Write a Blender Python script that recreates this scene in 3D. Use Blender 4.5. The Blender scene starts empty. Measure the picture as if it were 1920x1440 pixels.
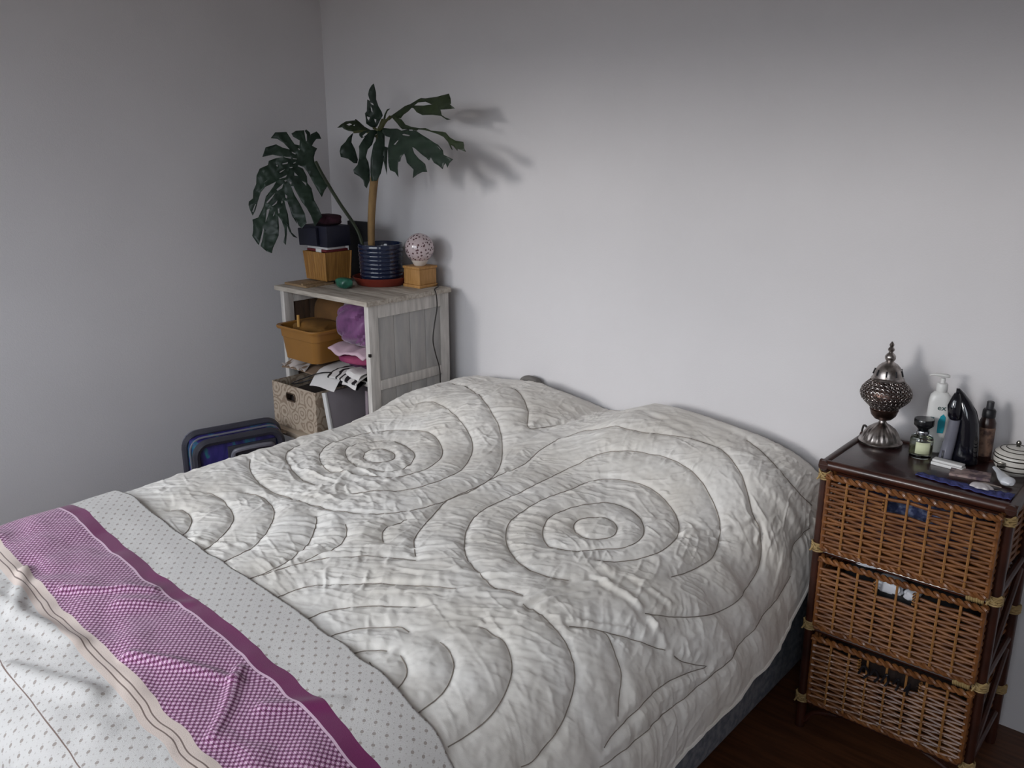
import bpy, bmesh, math, random
import numpy as np
from mathutils import Vector, Matrix, kdtree
from mathutils.geometry import delaunay_2d_cdt

scene = bpy.context.scene
COL = scene.collection
rng = random.Random(7)

# ------------------------------------------------------------------ camera
PITCH, YAW, FPX = math.radians(15.87), math.radians(41.1), 1625.0
cam_data = bpy.data.cameras.new('camera')
cam = bpy.data.objects.new('camera', cam_data)
COL.objects.link(cam)
cam_data.sensor_fit = 'HORIZONTAL'
cam_data.sensor_width = 36.0
cam_data.lens = 36.0 * FPX / 1920.0
cam_data.clip_start = 0.02
cam.location = (3.097, -2.38, 1.56)
cam.rotation_euler = (math.pi / 2 - PITCH, 0.0, YAW)
scene.camera = cam

# ------------------------------------------------------------------ sky and exposure
# overcast daylight; it reaches the room through the window in the front wall
WIN = dict(x0=-0.05, x1=2.20, z0=0.90, z1=2.34, y=-2.85)
WIN2 = dict(x0=2.80, x1=3.80, z0=1.10, z1=2.30, y=-2.85)
world = bpy.data.worlds.new('overcast_sky')
scene.world = world
world.use_nodes = True
wn = world.node_tree
wn.nodes.clear()
w_out = wn.nodes.new('ShaderNodeOutputWorld')
w_bg = wn.nodes.new('ShaderNodeBackground')
w_tc = wn.nodes.new('ShaderNodeTexCoord')
w_sep = wn.nodes.new('ShaderNodeSeparateXYZ')
wn.links.new(w_tc.outputs['Generated'], w_sep.inputs[0])
# overcast luminance rises from the horizon to the zenith, (1 + 2 sin h) / 3; the ground below is dark
w_cl = wn.nodes.new('ShaderNodeMath'); w_cl.operation = 'MAXIMUM'; w_cl.inputs[1].default_value = 0.0
wn.links.new(w_sep.outputs['Z'], w_cl.inputs[0])
w_ov = wn.nodes.new('ShaderNodeMath'); w_ov.operation = 'MULTIPLY_ADD'; w_ov.inputs[1].default_value = 2.0; w_ov.inputs[2].default_value = 1.0
wn.links.new(w_cl.outputs[0], w_ov.inputs[0])
w_map = wn.nodes.new('ShaderNodeMapRange')
w_map.inputs['From Min'].default_value = -0.02
w_map.inputs['From Max'].default_value = 0.06
wn.links.new(w_sep.outputs['Z'], w_map.inputs['Value'])
w_mix = wn.nodes.new('ShaderNodeMix'); w_mix.data_type = 'RGBA'
w_mix.inputs['A'].default_value = (0.10, 0.09, 0.08, 1)
w_mix.inputs['B'].default_value = (0.86, 0.92, 1.0, 1)
wn.links.new(w_map.outputs[0], w_mix.inputs['Factor'])
w_vm = wn.nodes.new('ShaderNodeVectorMath'); w_vm.operation = 'SCALE'
wn.links.new(w_mix.outputs['Result'], w_vm.inputs[0])
wn.links.new(w_ov.outputs[0], w_vm.inputs['Scale'])
wn.links.new(w_vm.outputs[0], w_bg.inputs['Color'])
w_bg.inputs['Strength'].default_value = 3.9
wn.links.new(w_bg.outputs[0], w_out.inputs[0])
# a light portal in the window opening guides the sky light into the room
for W in (WIN, WIN2):
    pl = bpy.data.lights.new('window_portal', 'AREA')
    pl.shape = 'RECTANGLE'
    pl.size, pl.size_y = W['x1'] - W['x0'], W['z1'] - W['z0']
    pl.cycles.is_portal = True
    po = bpy.data.objects.new('window_portal', pl)
    COL.objects.link(po)
    po.location = ((W['x0'] + W['x1']) / 2, W['y'] - 0.17, (W['z0'] + W['z1']) / 2)
    po.rotation_euler = (math.pi / 2, 0, 0)
# hazy low sun behind thin cloud, from the left of the window
sun = bpy.data.lights.new('hazy_sun', 'SUN')
sun.energy = 1.0
sun.angle = math.radians(9)
sun.color = (1.0, 0.97, 0.94)
sun_o = bpy.data.objects.new('hazy_sun', sun)
COL.objects.link(sun_o)
sun_o.rotation_euler = Vector((0.23, 1.0, -0.22)).to_track_quat('-Z', 'Y').to_euler()

vs = scene.view_settings
vs.view_transform = 'Standard'
vs.look = 'None'
vs.gamma = 1.0
vs.use_curve_mapping = False
vs.exposure = -0.17

# ------------------------------------------------------------------ materials
def srgb(h):
    h = h.lstrip('#')
    c = [int(h[i:i + 2], 16) / 255 for i in (0, 2, 4)]
    return tuple(v / 12.92 if v <= 0.04045 else ((v + 0.055) / 1.055) ** 2.4 for v in c)

MATS = {}

def mat(name, col, rough=0.6, metal=0.0, var=0.0, vscale=30.0, stretch=(1, 1, 1), bump=0.0, bscale=200.0,
        col2=None, sheen=0.0, coat=0.0, trans=0.0, ior=1.45, spec=0.5, detail=4.0, vlow=0.35, vhigh=0.65):
    """principled material; noise mixes col and col2 (or a darker col), a second noise gives fine relief"""
    if name in MATS:
        return MATS[name]
    if isinstance(col, str):
        col = srgb(col)
    if isinstance(col2, str):
        col2 = srgb(col2)
    m = bpy.data.materials.new(name)
    m.use_nodes = True
    nt = m.node_tree
    b = nt.nodes['Principled BSDF']
    b.inputs['Base Color'].default_value = (*col, 1)
    b.inputs['Roughness'].default_value = rough
    b.inputs['Metallic'].default_value = metal
    b.inputs['Sheen Weight'].default_value = sheen
    b.inputs['Coat Weight'].default_value = coat
    b.inputs['Transmission Weight'].default_value = trans
    b.inputs['IOR'].default_value = ior
    b.inputs['Specular IOR Level'].default_value = spec
    tc = nt.nodes.new('ShaderNodeTexCoord')
    mp = nt.nodes.new('ShaderNodeMapping')
    mp.inputs['Scale'].default_value = stretch
    nt.links.new(tc.outputs['Object'], mp.inputs[0])
    if var > 0 or col2 is not None:
        n = nt.nodes.new('ShaderNodeTexNoise')
        n.inputs['Scale'].default_value = vscale
        n.inputs['Detail'].default_value = detail
        nt.links.new(mp.outputs[0], n.inputs['Vector'])
        mr = nt.nodes.new('ShaderNodeMapRange')
        mr.inputs['From Min'].default_value = vlow
        mr.inputs['From Max'].default_value = vhigh
        nt.links.new(n.outputs[0], mr.inputs['Value'])
        mx = nt.nodes.new('ShaderNodeMix')
        mx.data_type = 'RGBA'
        c2 = col2 if col2 is not None else tuple(v * (1 - var) for v in col)
        mx.inputs['A'].default_value = (*col, 1)
        mx.inputs['B'].default_value = (*c2, 1)
        nt.links.new(mr.outputs[0], mx.inputs['Factor'])
        nt.links.new(mx.outputs['Result'], b.inputs['Base Color'])
    if bump > 0:
        n2 = nt.nodes.new('ShaderNodeTexNoise')
        n2.inputs['Scale'].default_value = bscale
        n2.inputs['Detail'].default_value = 3.0
        nt.links.new(mp.outputs[0], n2.inputs['Vector'])
        bp = nt.nodes.new('ShaderNodeBump')
        bp.inputs['Strength'].default_value = bump
        bp.inputs['Distance'].default_value = 0.002
        nt.links.new(n2.outputs[0], bp.inputs['Height'])
        nt.links.new(bp.outputs[0], b.inputs['Normal'])
    MATS[name] = m
    return m

class NG:
    """short-hand for math node graphs"""
    def __init__(self, m):
        self.nt = m.node_tree
    def new(self, t):
        return self.nt.nodes.new(t)
    def link(self, a, b):
        self.nt.links.new(a, b)
    def val(self, v, sock):
        if isinstance(v, (int, float)):
            sock.default_value = v
        else:
            self.link(v, sock)
    def m(self, op, a, b=0.0, c=0.0):
        n = self.new('ShaderNodeMath')
        n.operation = op
        self.val(a, n.inputs[0]); self.val(b, n.inputs[1]); self.val(c, n.inputs[2])
        return n.outputs[0]
    def mix(self, f, a, b):
        n = self.new('ShaderNodeMix')
        n.data_type = 'RGBA'
        self.val(f, n.inputs['Factor'])
        for s, v in ((n.inputs['A'], a), (n.inputs['B'], b)):
            if isinstance(v, tuple):
                s.default_value = (*v[:3], 1)
            else:
                self.link(v, s)
        return n.outputs['Result']

# ------------------------------------------------------------------ object helpers
def tag(o, label=None, cat=None, group=None, kind=None):
    if label: o['label'] = label
    if cat: o['category'] = cat
    if group: o['group'] = group
    if kind: o['kind'] = kind
    return o

def thing(name, label, cat, loc=(0, 0, 0), group=None):
    o = bpy.data.objects.new(name, None)
    o.empty_display_size = 0.05
    COL.objects.link(o)
    o.location = loc
    return tag(o, label, cat, group)

def root_loc(o):
    while o.parent:
        o = o.parent
    return Vector(o.location)

class MB:
    """collects shapes given in world metres and links them as ONE mesh object"""
    def __init__(self):
        self.v, self.f = [], []
    def add(self, vs_, fs):
        o = len(self.v)
        self.v += [tuple(p) for p in vs_]
        self.f += [tuple(i + o for i in q) for q in fs]
        return self
    def box(self, x0, x1, y0, y1, z0, z1, bev=0.0, rot=None, about=None):
        bm = bmesh.new()
        bmesh.ops.create_cube(bm, size=1.0)
        for p in bm.verts:
            p.co = Vector(((x0 + x1) / 2 + p.co.x * (x1 - x0), (y0 + y1) / 2 + p.co.y * (y1 - y0), (z0 + z1) / 2 + p.co.z * (z1 - z0)))
        if bev > 0:
            bmesh.ops.bevel(bm, geom=list(bm.edges), offset=bev, segments=2, profile=0.6, affect='EDGES')
        vs_ = [p.co.copy() for p in bm.verts]
        if rot is not None:
            c = Vector(about) if about is not None else Vector(((x0 + x1) / 2, (y0 + y1) / 2, (z0 + z1) / 2))
            vs_ = [c + rot @ (p - c) for p in vs_]
        bm.verts.index_update()
        self.add(vs_, [[p.index for p in q.verts] for q in bm.faces])
        bm.free()
        return self
    def tube(self, path, r, seg=8, closed=False, flat=1.0):
        P = [Vector(p) for p in path]
        n = len(P)
        R = r if isinstance(r, (list, tuple)) else [r] * n
        rings = []
        up = None
        for i in range(n):
            a = P[(i - 1) % n] if (closed or i > 0) else P[i]
            b = P[(i + 1) % n] if (closed or i < n - 1) else P[i]
            t = (b - a)
            if t.length < 1e-9: t = Vector((0, 0, 1))
            t.normalize()
            if up is None:
                up = Vector((0, 0, 1)) if abs(t.z) < 0.9 else Vector((1, 0, 0))
            s = t.cross(up)
            if s.length < 1e-6: s = t.orthogonal()
            s.normalize()
            up = s.cross(t).normalized()
            rings.append([P[i] + (s * math.cos(2 * math.pi * k / seg) * R[i] + up * math.sin(2 * math.pi * k / seg) * R[i] * flat) for k in range(seg)])
        vs_ = [p for q in rings for p in q]
        fs = []
        for i in range(n if closed else n - 1):
            j = (i + 1) % n
            for k in range(seg):
                l = (k + 1) % seg
                fs.append((i * seg + k, i * seg + l, j * seg + l, j * seg + k))
        if not closed:
            fs.append(tuple(range(seg))[::-1])
            fs.append(tuple((n - 1) * seg + k for k in range(seg)))
        return self.add(vs_, fs)
    def lathe(self, prof, c, seg=32, sx=1.0, sy=1.0, rz=0.0, wave=None, cap=True):
        vs_, fs = [], []
        m = len(prof)
        for i, (r, z) in enumerate(prof):
            for k in range(seg):
                a = 2 * math.pi * k / seg
                rr = r * (1 + (wave(a, z) if wave else 0))
                x, y = rr * math.cos(a) * sx, rr * math.sin(a) * sy
                vs_.append((c[0] + x * math.cos(rz) - y * math.sin(rz), c[1] + x * math.sin(rz) + y * math.cos(rz), c[2] + z))
        for i in range(m - 1):
            for k in range(seg):
                l = (k + 1) % seg
                fs.append((i * seg + k, i * seg + l, (i + 1) * seg + l, (i + 1) * seg + k))
        if cap:
            fs.append(tuple(range(seg))[::-1])
            fs.append(tuple((m - 1) * seg + k for k in range(seg)))
        return self.add(vs_, fs)
    def grid(self, fn, nu, nv, closed_u=False):
        vs_ = [fn(i / (nu if closed_u else nu - 1), j / (nv - 1)) for i in range(nu) for j in range(nv)]
        fs = []
        for i in range(nu if closed_u else nu - 1):
            i2 = (i + 1) % nu
            for j in range(nv - 1):
                fs.append((i * nv + j, i2 * nv + j, i2 * nv + j + 1, i * nv + j + 1))
        return self.add(vs_, fs)
    def slab(self, poly, z0, z1):
        n = len(poly)
        vs_ = [(x, y, z0) for x, y in poly] + [(x, y, z1) for x, y in poly]
        fs = [tuple(range(n))[::-1], tuple(range(n, 2 * n))] + [(i, (i + 1) % n, n + (i + 1) % n, n + i) for i in range(n)]
        return self.add(vs_, fs)
    def move(self, M):
        self.v = [tuple(M @ Vector(p)) for p in self.v]
        return self
    def build(self, name, material, parent=None, smooth=35.0):
        me = bpy.data.meshes.new(name)
        o = bpy.data.objects.new(name, me)
        COL.objects.link(o)
        if parent is not None:
            o.parent = parent
            L = root_loc(parent)
        else:
            L = Vector((sum(p[0] for p in self.v) / len(self.v), sum(p[1] for p in self.v) / len(self.v), min(p[2] for p in self.v)))
            o.location = L
        me.from_pydata([(p[0] - L.x, p[1] - L.y, p[2] - L.z) for p in self.v], [], self.f)
        bm = bmesh.new()
        bm.from_mesh(me)
        bmesh.ops.recalc_face_normals(bm, faces=bm.faces)
        bm.to_mesh(me)
        bm.free()
        if smooth:
            me.polygons.foreach_set('use_smooth', [True] * len(me.polygons))
            me.set_sharp_from_angle(angle=math.radians(smooth))
        me.materials.append(material)
        return o

def struct(name, mb, m, parent=None):
    o = mb.build(name, m, parent, smooth=0)
    if parent is None:
        o['kind'] = 'structure'
    return o

def spline(pts, n=12):
    P = np.array(pts, float)
    P = np.vstack([2 * P[0] - P[1], P, 2 * P[-1] - P[-2]])
    out = []
    for i in range(1, len(P) - 2):
        a, b, c, d = P[i - 1], P[i], P[i + 1], P[i + 2]
        for k in range(n):
            t = k / n
            out.append(0.5 * (2 * b + (c - a) * t + (2 * a - 5 * b + 4 * c - d) * t * t + (3 * b - a - 3 * c + d) * t ** 3))
    out.append(P[-2])
    return [tuple(p) for p in out]

# smooth 2-D value noise for cloth relief
_tab = np.random.RandomState(3).rand(256, 256) * 2 - 1
def vnoise(x, y):
    xi, yi = np.floor(x).astype(int), np.floor(y).astype(int)
    fx, fy = x - xi, y - yi
    fx, fy = fx * fx * fx * (fx * (fx * 6 - 15) + 10), fy * fy * fy * (fy * (fy * 6 - 15) + 10)
    g = lambda a, b: _tab[a % 256, b % 256]
    return (g(xi, yi) * (1 - fx) + g(xi + 1, yi) * fx) * (1 - fy) + (g(xi, yi + 1) * (1 - fx) + g(xi + 1, yi + 1) * fx) * fy
def fbm(x, y, o=3):
    s, a = 0, 1.0
    for i in range(o):
        s = s + a * vnoise(x + 17.3 * i, y + 9.1 * i)
        x, y, a = x * 2.03, y * 2.03, a * 0.5
    return s

def pillow_blob(mb, c, rx, ry, rz, seed=0, amp=0.12, fx=2.0, n=28, m=18, power=0.7, floor=None):
    """a soft lumpy bundle of cloth"""
    rs = np.random.RandomState(seed)
    ph = rs.rand(8) * 6.28
    def fn(a, b):
        th = a * 2 * math.pi
        p = (b - 0.5) * math.pi
        cs = math.copysign(abs(math.cos(p)) ** power, math.cos(p))
        sn = math.copysign(abs(math.sin(p)) ** power, math.sin(p))
        k = 1 + amp * (math.sin(fx * th + 3 * p + ph[0]) * 0.5 + math.sin(2.3 * fx * th - 4 * p + ph[1]) * 0.3 + math.sin(4 * fx * th + 7 * p + ph[2]) * 0.2) * abs(math.cos(p))
        ct, st = math.cos(th), math.sin(th)
        ct = math.copysign(abs(ct) ** power, ct); st = math.copysign(abs(st) ** power, st)
        z = c[2] + rz * sn * (1 + 0.3 * (k - 1))
        if floor is not None: z = max(z, floor)
        return (c[0] + rx * cs * ct * k, c[1] + ry * cs * st * k, z)
    return mb.grid(fn, n, m, closed_u=True)

# ------------------------------------------------------------------ the room
YW, XL, XR, ZC = 0.05, -0.088, 4.3, 2.7
M_wall = mat('white_wall_paint', '#d7d4d5', 0.85, var=0.03, vscale=3.0, bump=0.25, bscale=260)
M_ceil = mat('ceiling_paint', '#dcdad6', 0.9, bump=0.15)
M_floor = mat('dark_wood_floor', '#5e3a24', 0.45, col2='#442818', vscale=6, stretch=(1.2, 14, 1), bump=0.2, bscale=60)
M_base = mat('painted_trim', '#d5d2cc', 0.5, bump=0.05)
t = 0.12
struct('floor', MB().box(XL - t, XR + t, WIN['y'] - 0.25, YW + t, -0.1, 0.0), M_floor)
struct('ceiling', MB().box(XL - t, XR + t, WIN['y'] - 0.25, YW + t, ZC, ZC + 0.1), M_ceil)
struct('wall_back', MB().box(XL - t, XR + t, YW, YW + t, 0.0, ZC), M_wall)
struct('wall_left', MB().box(XL - t, XL, WIN['y'] - 0.25, YW, 0.0, ZC), M_wall)
struct('wall_right', MB().box(XR, XR + t, WIN['y'] - 0.25, YW, 0.0, ZC), M_wall)
wf = MB()
y0, y1 = WIN['y'] - 0.25, WIN['y']
wf.box(XL, WIN['x0'], y0, y1, 0, ZC).box(WIN['x1'], WIN2['x0'], y0, y1, 0, ZC).box(WIN2['x1'], XR, y0, y1, 0, ZC)
for W in (WIN, WIN2):
    wf.box(W['x0'], W['x1'], y0, y1, 0, W['z0']).box(W['x0'], W['x1'], y0, y1, W['z1'], ZC)
struct('wall_front', wf, M_wall)
# the window itself, behind the photographer
M_wfr = mat('window_frame_paint', '#dedcd6', 0.4)
M_pane = bpy.data.materials.new('window_glass')
M_pane.use_nodes = True
g = NG(M_pane)
M_pane.node_tree.nodes.clear()
go = g.new('ShaderNodeOutputMaterial'); gm = g.new('ShaderNodeMixShader'); gt = g.new('ShaderNodeBsdfTransparent'); gg = g.new('ShaderNodeBsdfGlossy')
gg.inputs['Roughness'].default_value = 0.02
gm.inputs[0].default_value = 0.05
g.link(gt.outputs[0], gm.inputs[1]); g.link(gg.outputs[0], gm.inputs[2]); g.link(gm.outputs[0], go.inputs[0])
for wi, W in enumerate((WIN, WIN2)):
    wx0, wx1, wz0, wz1, wy = W['x0'], W['x1'], W['z0'], W['z1'], W['y'] - 0.14
    fr = MB()
    fw_ = 0.045
    fr.box(wx0, wx0 + fw_, wy - .03, wy + .03, wz0, wz1, .004).box(wx1 - fw_, wx1, wy - .03, wy + .03, wz0, wz1, .004)
    fr.box(wx0 + fw_, wx1 - fw_, wy - .03, wy + .03, wz0, wz0 + fw_, .004).box(wx0 + fw_, wx1 - fw_, wy - .03, wy + .03, wz1 - fw_, wz1, .004)
    wo = struct('window_%d' % (wi + 1), fr, M_wfr)
    xm = (wx0 + wx1) / 2
    MB().box(xm - .012, xm + .012, wy - .02, wy + .02, wz0 + fw_, wz1 - fw_, .004).build('mullion', M_wfr, wo)
    for a, b in ((wx0 + fw_, xm - .012), (xm + .012, wx1 - fw_)):
        MB().box(a, b, wy - .003, wy + .003, wz0 + fw_, wz1 - fw_).build('pane', M_pane, wo)
    MB().box(max(wx0 - .03, XL + .002), wx1 + .03, W['y'] - .11, W['y'] + .05, wz0 - .03, wz0, .006).build('window_sill', M_wfr, wo)

# ------------------------------------------------------------------ bed
STITCH = [[[1.491,0.813],[1.469,0.792],[1.459,0.761],[1.472,0.729],[1.501,0.7],[1.535,0.706],[1.561,0.729],[1.573,0.763],[1.554,0.795],[1.529,0.816],[1.491,0.813]],[[1.488,0.918],[1.45,0.892],[1.418,0.85],[1.396,0.792],[1.402,0.724],[1.425,0.666],[1.456,0.616],[1.504,0.603],[1.558,0.624],[1.611,0.666],[1.64,0.711],[1.643,0.756],[1.627,0.795],[1.589,0.834],[1.542,0.889],[1.488,0.918]],[[1.63,1.005],[1.589,1.026],[1.535,1.039],[1.478,1.026],[1.415,0.986],[1.374,0.944],[1.342,0.897],[1.323,0.829],[1.317,0.729],[1.333,0.632],[1.336,0.556],[1.368,0.514],[1.425,0.488],[1.494,0.48],[1.561,0.501],[1.627,0.535],[1.681,0.582],[1.713,0.64],[1.719,0.727],[1.697,0.792],[1.662,0.847],[1.621,0.881]],[[1.599,1.136],[1.551,1.149],[1.516,1.154],[1.44,1.128],[1.383,1.097],[1.333,1.049],[1.288,0.994],[1.25,0.923],[1.235,0.837],[1.238,0.732],[1.238,0.614],[1.238,0.533],[1.26,0.475],[1.288,0.425],[1.33,0.396],[1.393,0.373],[1.472,0.357],[1.535,0.362],[1.621,0.388],[1.694,0.425],[1.744,0.459],[1.782,0.498],[1.814,0.551],[1.833,0.611],[1.827,0.677],[1.814,0.737],[1.801,0.777]],[[1.304,1.183],[1.235,1.123],[1.197,1.06],[1.159,0.976],[1.13,0.908],[1.133,0.816],[1.114,0.703],[1.121,0.582],[1.099,0.485],[1.108,0.386],[1.146,0.323],[1.222,0.31],[1.333,0.294],[1.431,0.265],[1.507,0.241],[1.583,0.239],[1.672,0.27],[1.754,0.312],[1.808,0.354],[1.855,0.394],[1.906,0.417],[1.947,0.449],[1.966,0.491],[1.975,0.567],[1.975,0.653],[1.956,0.732],[1.925,0.803],[1.884,0.868],[1.833,0.934]],[[2.086,0.359],[2.067,0.349],[2.077,0.302],[2.108,0.236]],[[1.643,0.129],[1.76,0.157],[1.884,0.194],[2.004,0.199],[2.07,0.176]],[[0.725,0.181],[0.823,0.236],[0.909,0.307],[0.975,0.38],[1.007,0.304],[1.045,0.21],[1.092,0.176]],[[0.674,0.813],[0.671,0.784],[0.696,0.753],[0.747,0.758],[0.782,0.79],[0.785,0.829],[0.753,0.853],[0.709,0.847],[0.674,0.813]],[[0.681,0.887],[0.62,0.845],[0.595,0.797],[0.611,0.735],[0.665,0.687],[0.738,0.695],[0.817,0.735],[0.864,0.811],[0.855,0.871],[0.798,0.9],[0.734,0.905],[0.681,0.887]],[[0.918,0.834],[0.899,0.895],[0.842,0.937],[0.776,0.963],[0.719,0.984],[0.652,0.96],[0.586,0.918],[0.538,0.853],[0.532,0.787],[0.538,0.693],[0.598,0.619],[0.703,0.585],[0.782,0.603],[0.852,0.651],[0.899,0.708],[0.921,0.774],[0.918,0.834]],[[0.798,1.076],[0.709,1.07],[0.611,1.041],[0.538,1.007],[0.494,0.968],[0.469,0.905]],[[0.529,0.462],[0.579,0.435],[0.684,0.454],[0.791,0.498],[0.874,0.543],[0.943,0.616],[1.0,0.714],[1.016,0.803],[1.01,0.902],[0.966,0.984],[0.912,1.057]],[[0.469,1.086],[0.538,1.131],[0.63,1.165],[0.712,1.175],[0.788,1.17],[0.871,1.173],[0.975,1.152],[1.048,1.107],[1.092,1.057],[1.114,0.999],[1.127,0.929],[1.127,0.879],[1.121,0.75],[1.08,0.643],[0.997,0.535],[0.899,0.441],[0.763,0.362],[0.576,0.254],[0.465,0.223]],[[0.633,1.427],[0.652,1.406],[0.706,1.414],[0.744,1.432],[0.782,1.466],[0.807,1.501],[0.823,1.54]],[[0.601,1.306],[0.655,1.299],[0.747,1.322],[0.81,1.354],[0.855,1.401],[0.89,1.451],[0.909,1.503],[0.905,1.54]],[[0.671,1.233],[0.731,1.217],[0.814,1.241],[0.877,1.278],[0.924,1.322],[0.969,1.38],[0.991,1.43],[0.997,1.498],[0.994,1.535]],[[0.956,1.207],[0.988,1.228],[1.051,1.291],[1.086,1.348],[1.111,1.409],[1.114,1.453],[1.108,1.506],[1.099,1.537]],[[1.057,1.191],[1.095,1.217],[1.124,1.254],[1.137,1.304],[1.133,1.346],[1.137,1.372]],[[1.194,1.186],[1.168,1.167],[1.152,1.149],[1.14,1.12],[1.143,1.062]],[[1.114,1.48],[1.121,1.451],[1.133,1.396],[1.168,1.327],[1.219,1.27],[1.276,1.22],[1.314,1.191]],[[1.212,1.54],[1.219,1.511],[1.225,1.459],[1.244,1.417],[1.285,1.369],[1.349,1.314],[1.409,1.272],[1.478,1.225]],[[1.323,1.556],[1.33,1.519],[1.336,1.466],[1.361,1.419],[1.412,1.369],[1.466,1.327]],[[1.415,1.569],[1.415,1.527],[1.421,1.49],[1.44,1.453],[1.469,1.424],[1.497,1.403],[1.52,1.401]],[[1.472,1.556],[1.485,1.532],[1.497,1.506],[1.516,1.487],[1.535,1.472]],[[1.564,1.548],[1.564,1.532],[1.554,1.522],[1.535,1.514]],[[1.64,1.561],[1.634,1.527],[1.627,1.506],[1.615,1.487],[1.592,1.472],[1.567,1.464]],[[1.706,1.558],[1.706,1.519],[1.703,1.477],[1.687,1.438],[1.659,1.403],[1.624,1.385],[1.592,1.38]],[[1.795,1.535],[1.798,1.501],[1.798,1.438],[1.782,1.38],[1.754,1.33],[1.722,1.299],[1.678,1.278],[1.634,1.28],[1.608,1.285]],[[1.909,1.424],[1.915,1.401],[1.912,1.375],[1.899,1.312],[1.874,1.254],[1.839,1.209],[1.808,1.186],[1.77,1.17],[1.722,1.162],[1.668,1.157],[1.624,1.162]],[[1.966,1.16],[1.934,1.131],[1.899,1.099],[1.861,1.083],[1.827,1.07],[1.795,1.073],[1.741,1.128]],[[1.795,1.073],[1.839,1.031],[1.887,0.989],[1.934,0.944]],[[1.994,1.225],[1.988,1.183],[1.988,1.131],[1.988,1.076],[1.994,1.01],[2.007,0.95],[2.029,0.887],[2.048,0.837],[2.023,0.868],[1.985,0.91],[1.963,0.923]],[[2.023,1.249],[2.039,1.154],[2.048,1.052],[2.067,0.952],[2.074,0.881],[2.08,0.818],[2.086,0.753],[2.083,0.679],[2.08,0.601],[2.083,0.512],[2.102,0.425],[2.105,0.386]]]
RIDGE = [[0.013,0.014,[[1.71,0.614],[1.757,0.551],[1.804,0.491],[1.858,0.407]]],[0.008,0.012,[[1.868,0.401],[1.903,0.42],[1.909,0.443]]],[0.013,0.016,[[1.668,0.944],[1.754,0.939],[1.823,0.934],[1.871,0.937],[1.925,0.942]]],[0.008,0.01,[[1.735,1.123],[1.786,1.065],[1.827,1.02],[1.849,1.005]]],[0.008,0.012,[[1.735,0.876],[1.808,0.866],[1.852,0.855]]],[0.012,0.014,[[0.918,0.902],[0.877,0.826],[0.801,0.771],[0.728,0.735]]],[0.01,0.012,[[0.836,1.041],[0.776,0.963],[0.722,0.895]]],[0.009,0.012,[[0.883,1.16],[0.867,1.097],[0.845,1.034]]],[0.01,0.013,[[0.959,1.01],[0.934,0.95],[0.912,0.887]]],[0.01,0.013,[[0.81,0.79],[0.89,0.816],[0.956,0.842]]],[0.007,0.01,[[1.307,1.259],[1.361,1.243],[1.402,1.212],[1.425,1.165]]],[0.007,0.01,[[1.418,1.306],[1.447,1.257],[1.501,1.215],[1.526,1.165]]],[0.007,0.01,[[1.535,1.377],[1.564,1.325],[1.602,1.275]]],[0.007,0.012,[[1.621,1.16],[1.637,1.078],[1.668,0.997],[1.703,0.934]]],[0.007,0.012,[[1.653,1.157],[1.672,1.068],[1.713,0.997]]]]
def sm(a,b,x):
    t=np.clip((x-a)/(b-a),0,1); return t*t*(3-2*t)
CS=np.array([(.775,.22),(.77,.34),(.77,.46),(.785,.555),(.82,.602),(.88,.622),(1.05,.625),(1.3,.622),(1.5,.62),(1.7,.618),(1.9,.612),(2.03,.602),(2.13,.578),(2.205,.535),(2.265,.47),(2.305,.395),(2.322,.32),(2.318,.24),(2.31,.16)])
def _dense(P,n=40):
    P=np.vstack([2*P[0]-P[1],P,2*P[-1]-P[-2]]); out=[]
    for i in range(1,len(P)-2):
        t=np.linspace(0,1,n,endpoint=False)[:,None]
        a,b,c,d=P[i-1],P[i],P[i+1],P[i+2]
        out.append(.5*(2*b+(c-a)*t+(2*a-5*b+4*c-d)*t**2+(3*b-a-3*c+d)*t**3))
    return np.vstack(out+[P[-2][None]])
CSD=_dense(CS); CSS=np.r_[0,np.cumsum(np.hypot(*np.diff(CSD,axis=0).T))]
FS=_dense(np.array([(.035,0),(-.5,0),(-1.0,0),(-1.5,0),(-1.8,.0),(-1.93,-.015),(-2.0,-.06),(-2.03,-.13),(-2.04,-.22),(-2.04,-.36)]))
FSS=np.r_[0,np.cumsum(np.hypot(*np.diff(FS,axis=0).T))]
ULEN,VLEN=CSS[-1],FSS[-1]
def hemcut(y):   # how far the right side hangs (arc length trimmed from the hem)
    return np.interp(y,[-2.1,-1.2,-.9,-.45,-.15,.05],[0.03,.07,.105,.15,.25,.27])
def base(u,v):
    u=np.asarray(u,float); v=np.asarray(v,float)
    y=np.interp(v,FSS,FS[:,0]); df=np.interp(v,FSS,FS[:,1])
    ul=ULEN-hemcut(y); uu=np.minimum(u,CSS[-1]); 
    # compress the right drape so that it ends at the trimmed hem
    k=1.55; f=np.where(u>k,(ul-k)/(ULEN-k),1.0); uu=np.where(u>k,k+(u-k)*f,u)
    x=np.interp(uu,CSS,CSD[:,0]); z=np.interp(uu,CSS,CSD[:,1])
    A=np.interp(x,[.78,.95,1.2,1.33,1.44,1.55,1.68,1.95,2.15,2.3],[.045,.055,.078,.062,.028,.05,.102,.095,.09,.085])
    f0=-.66+.12*sm(1.0,1.7,x)
    S=sm(f0,f0+.36,y)*(1-.45*sm(-.06,.035,y))
    z=z+A*S*sm(.25,.5,z)
    dtop=.625-np.minimum(z,.625)
    z=np.where(df<0, .625-np.sqrt(dtop**2+df**2)+np.maximum(z-.625,0), z)
    return np.stack([x,y,z],-1)


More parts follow.
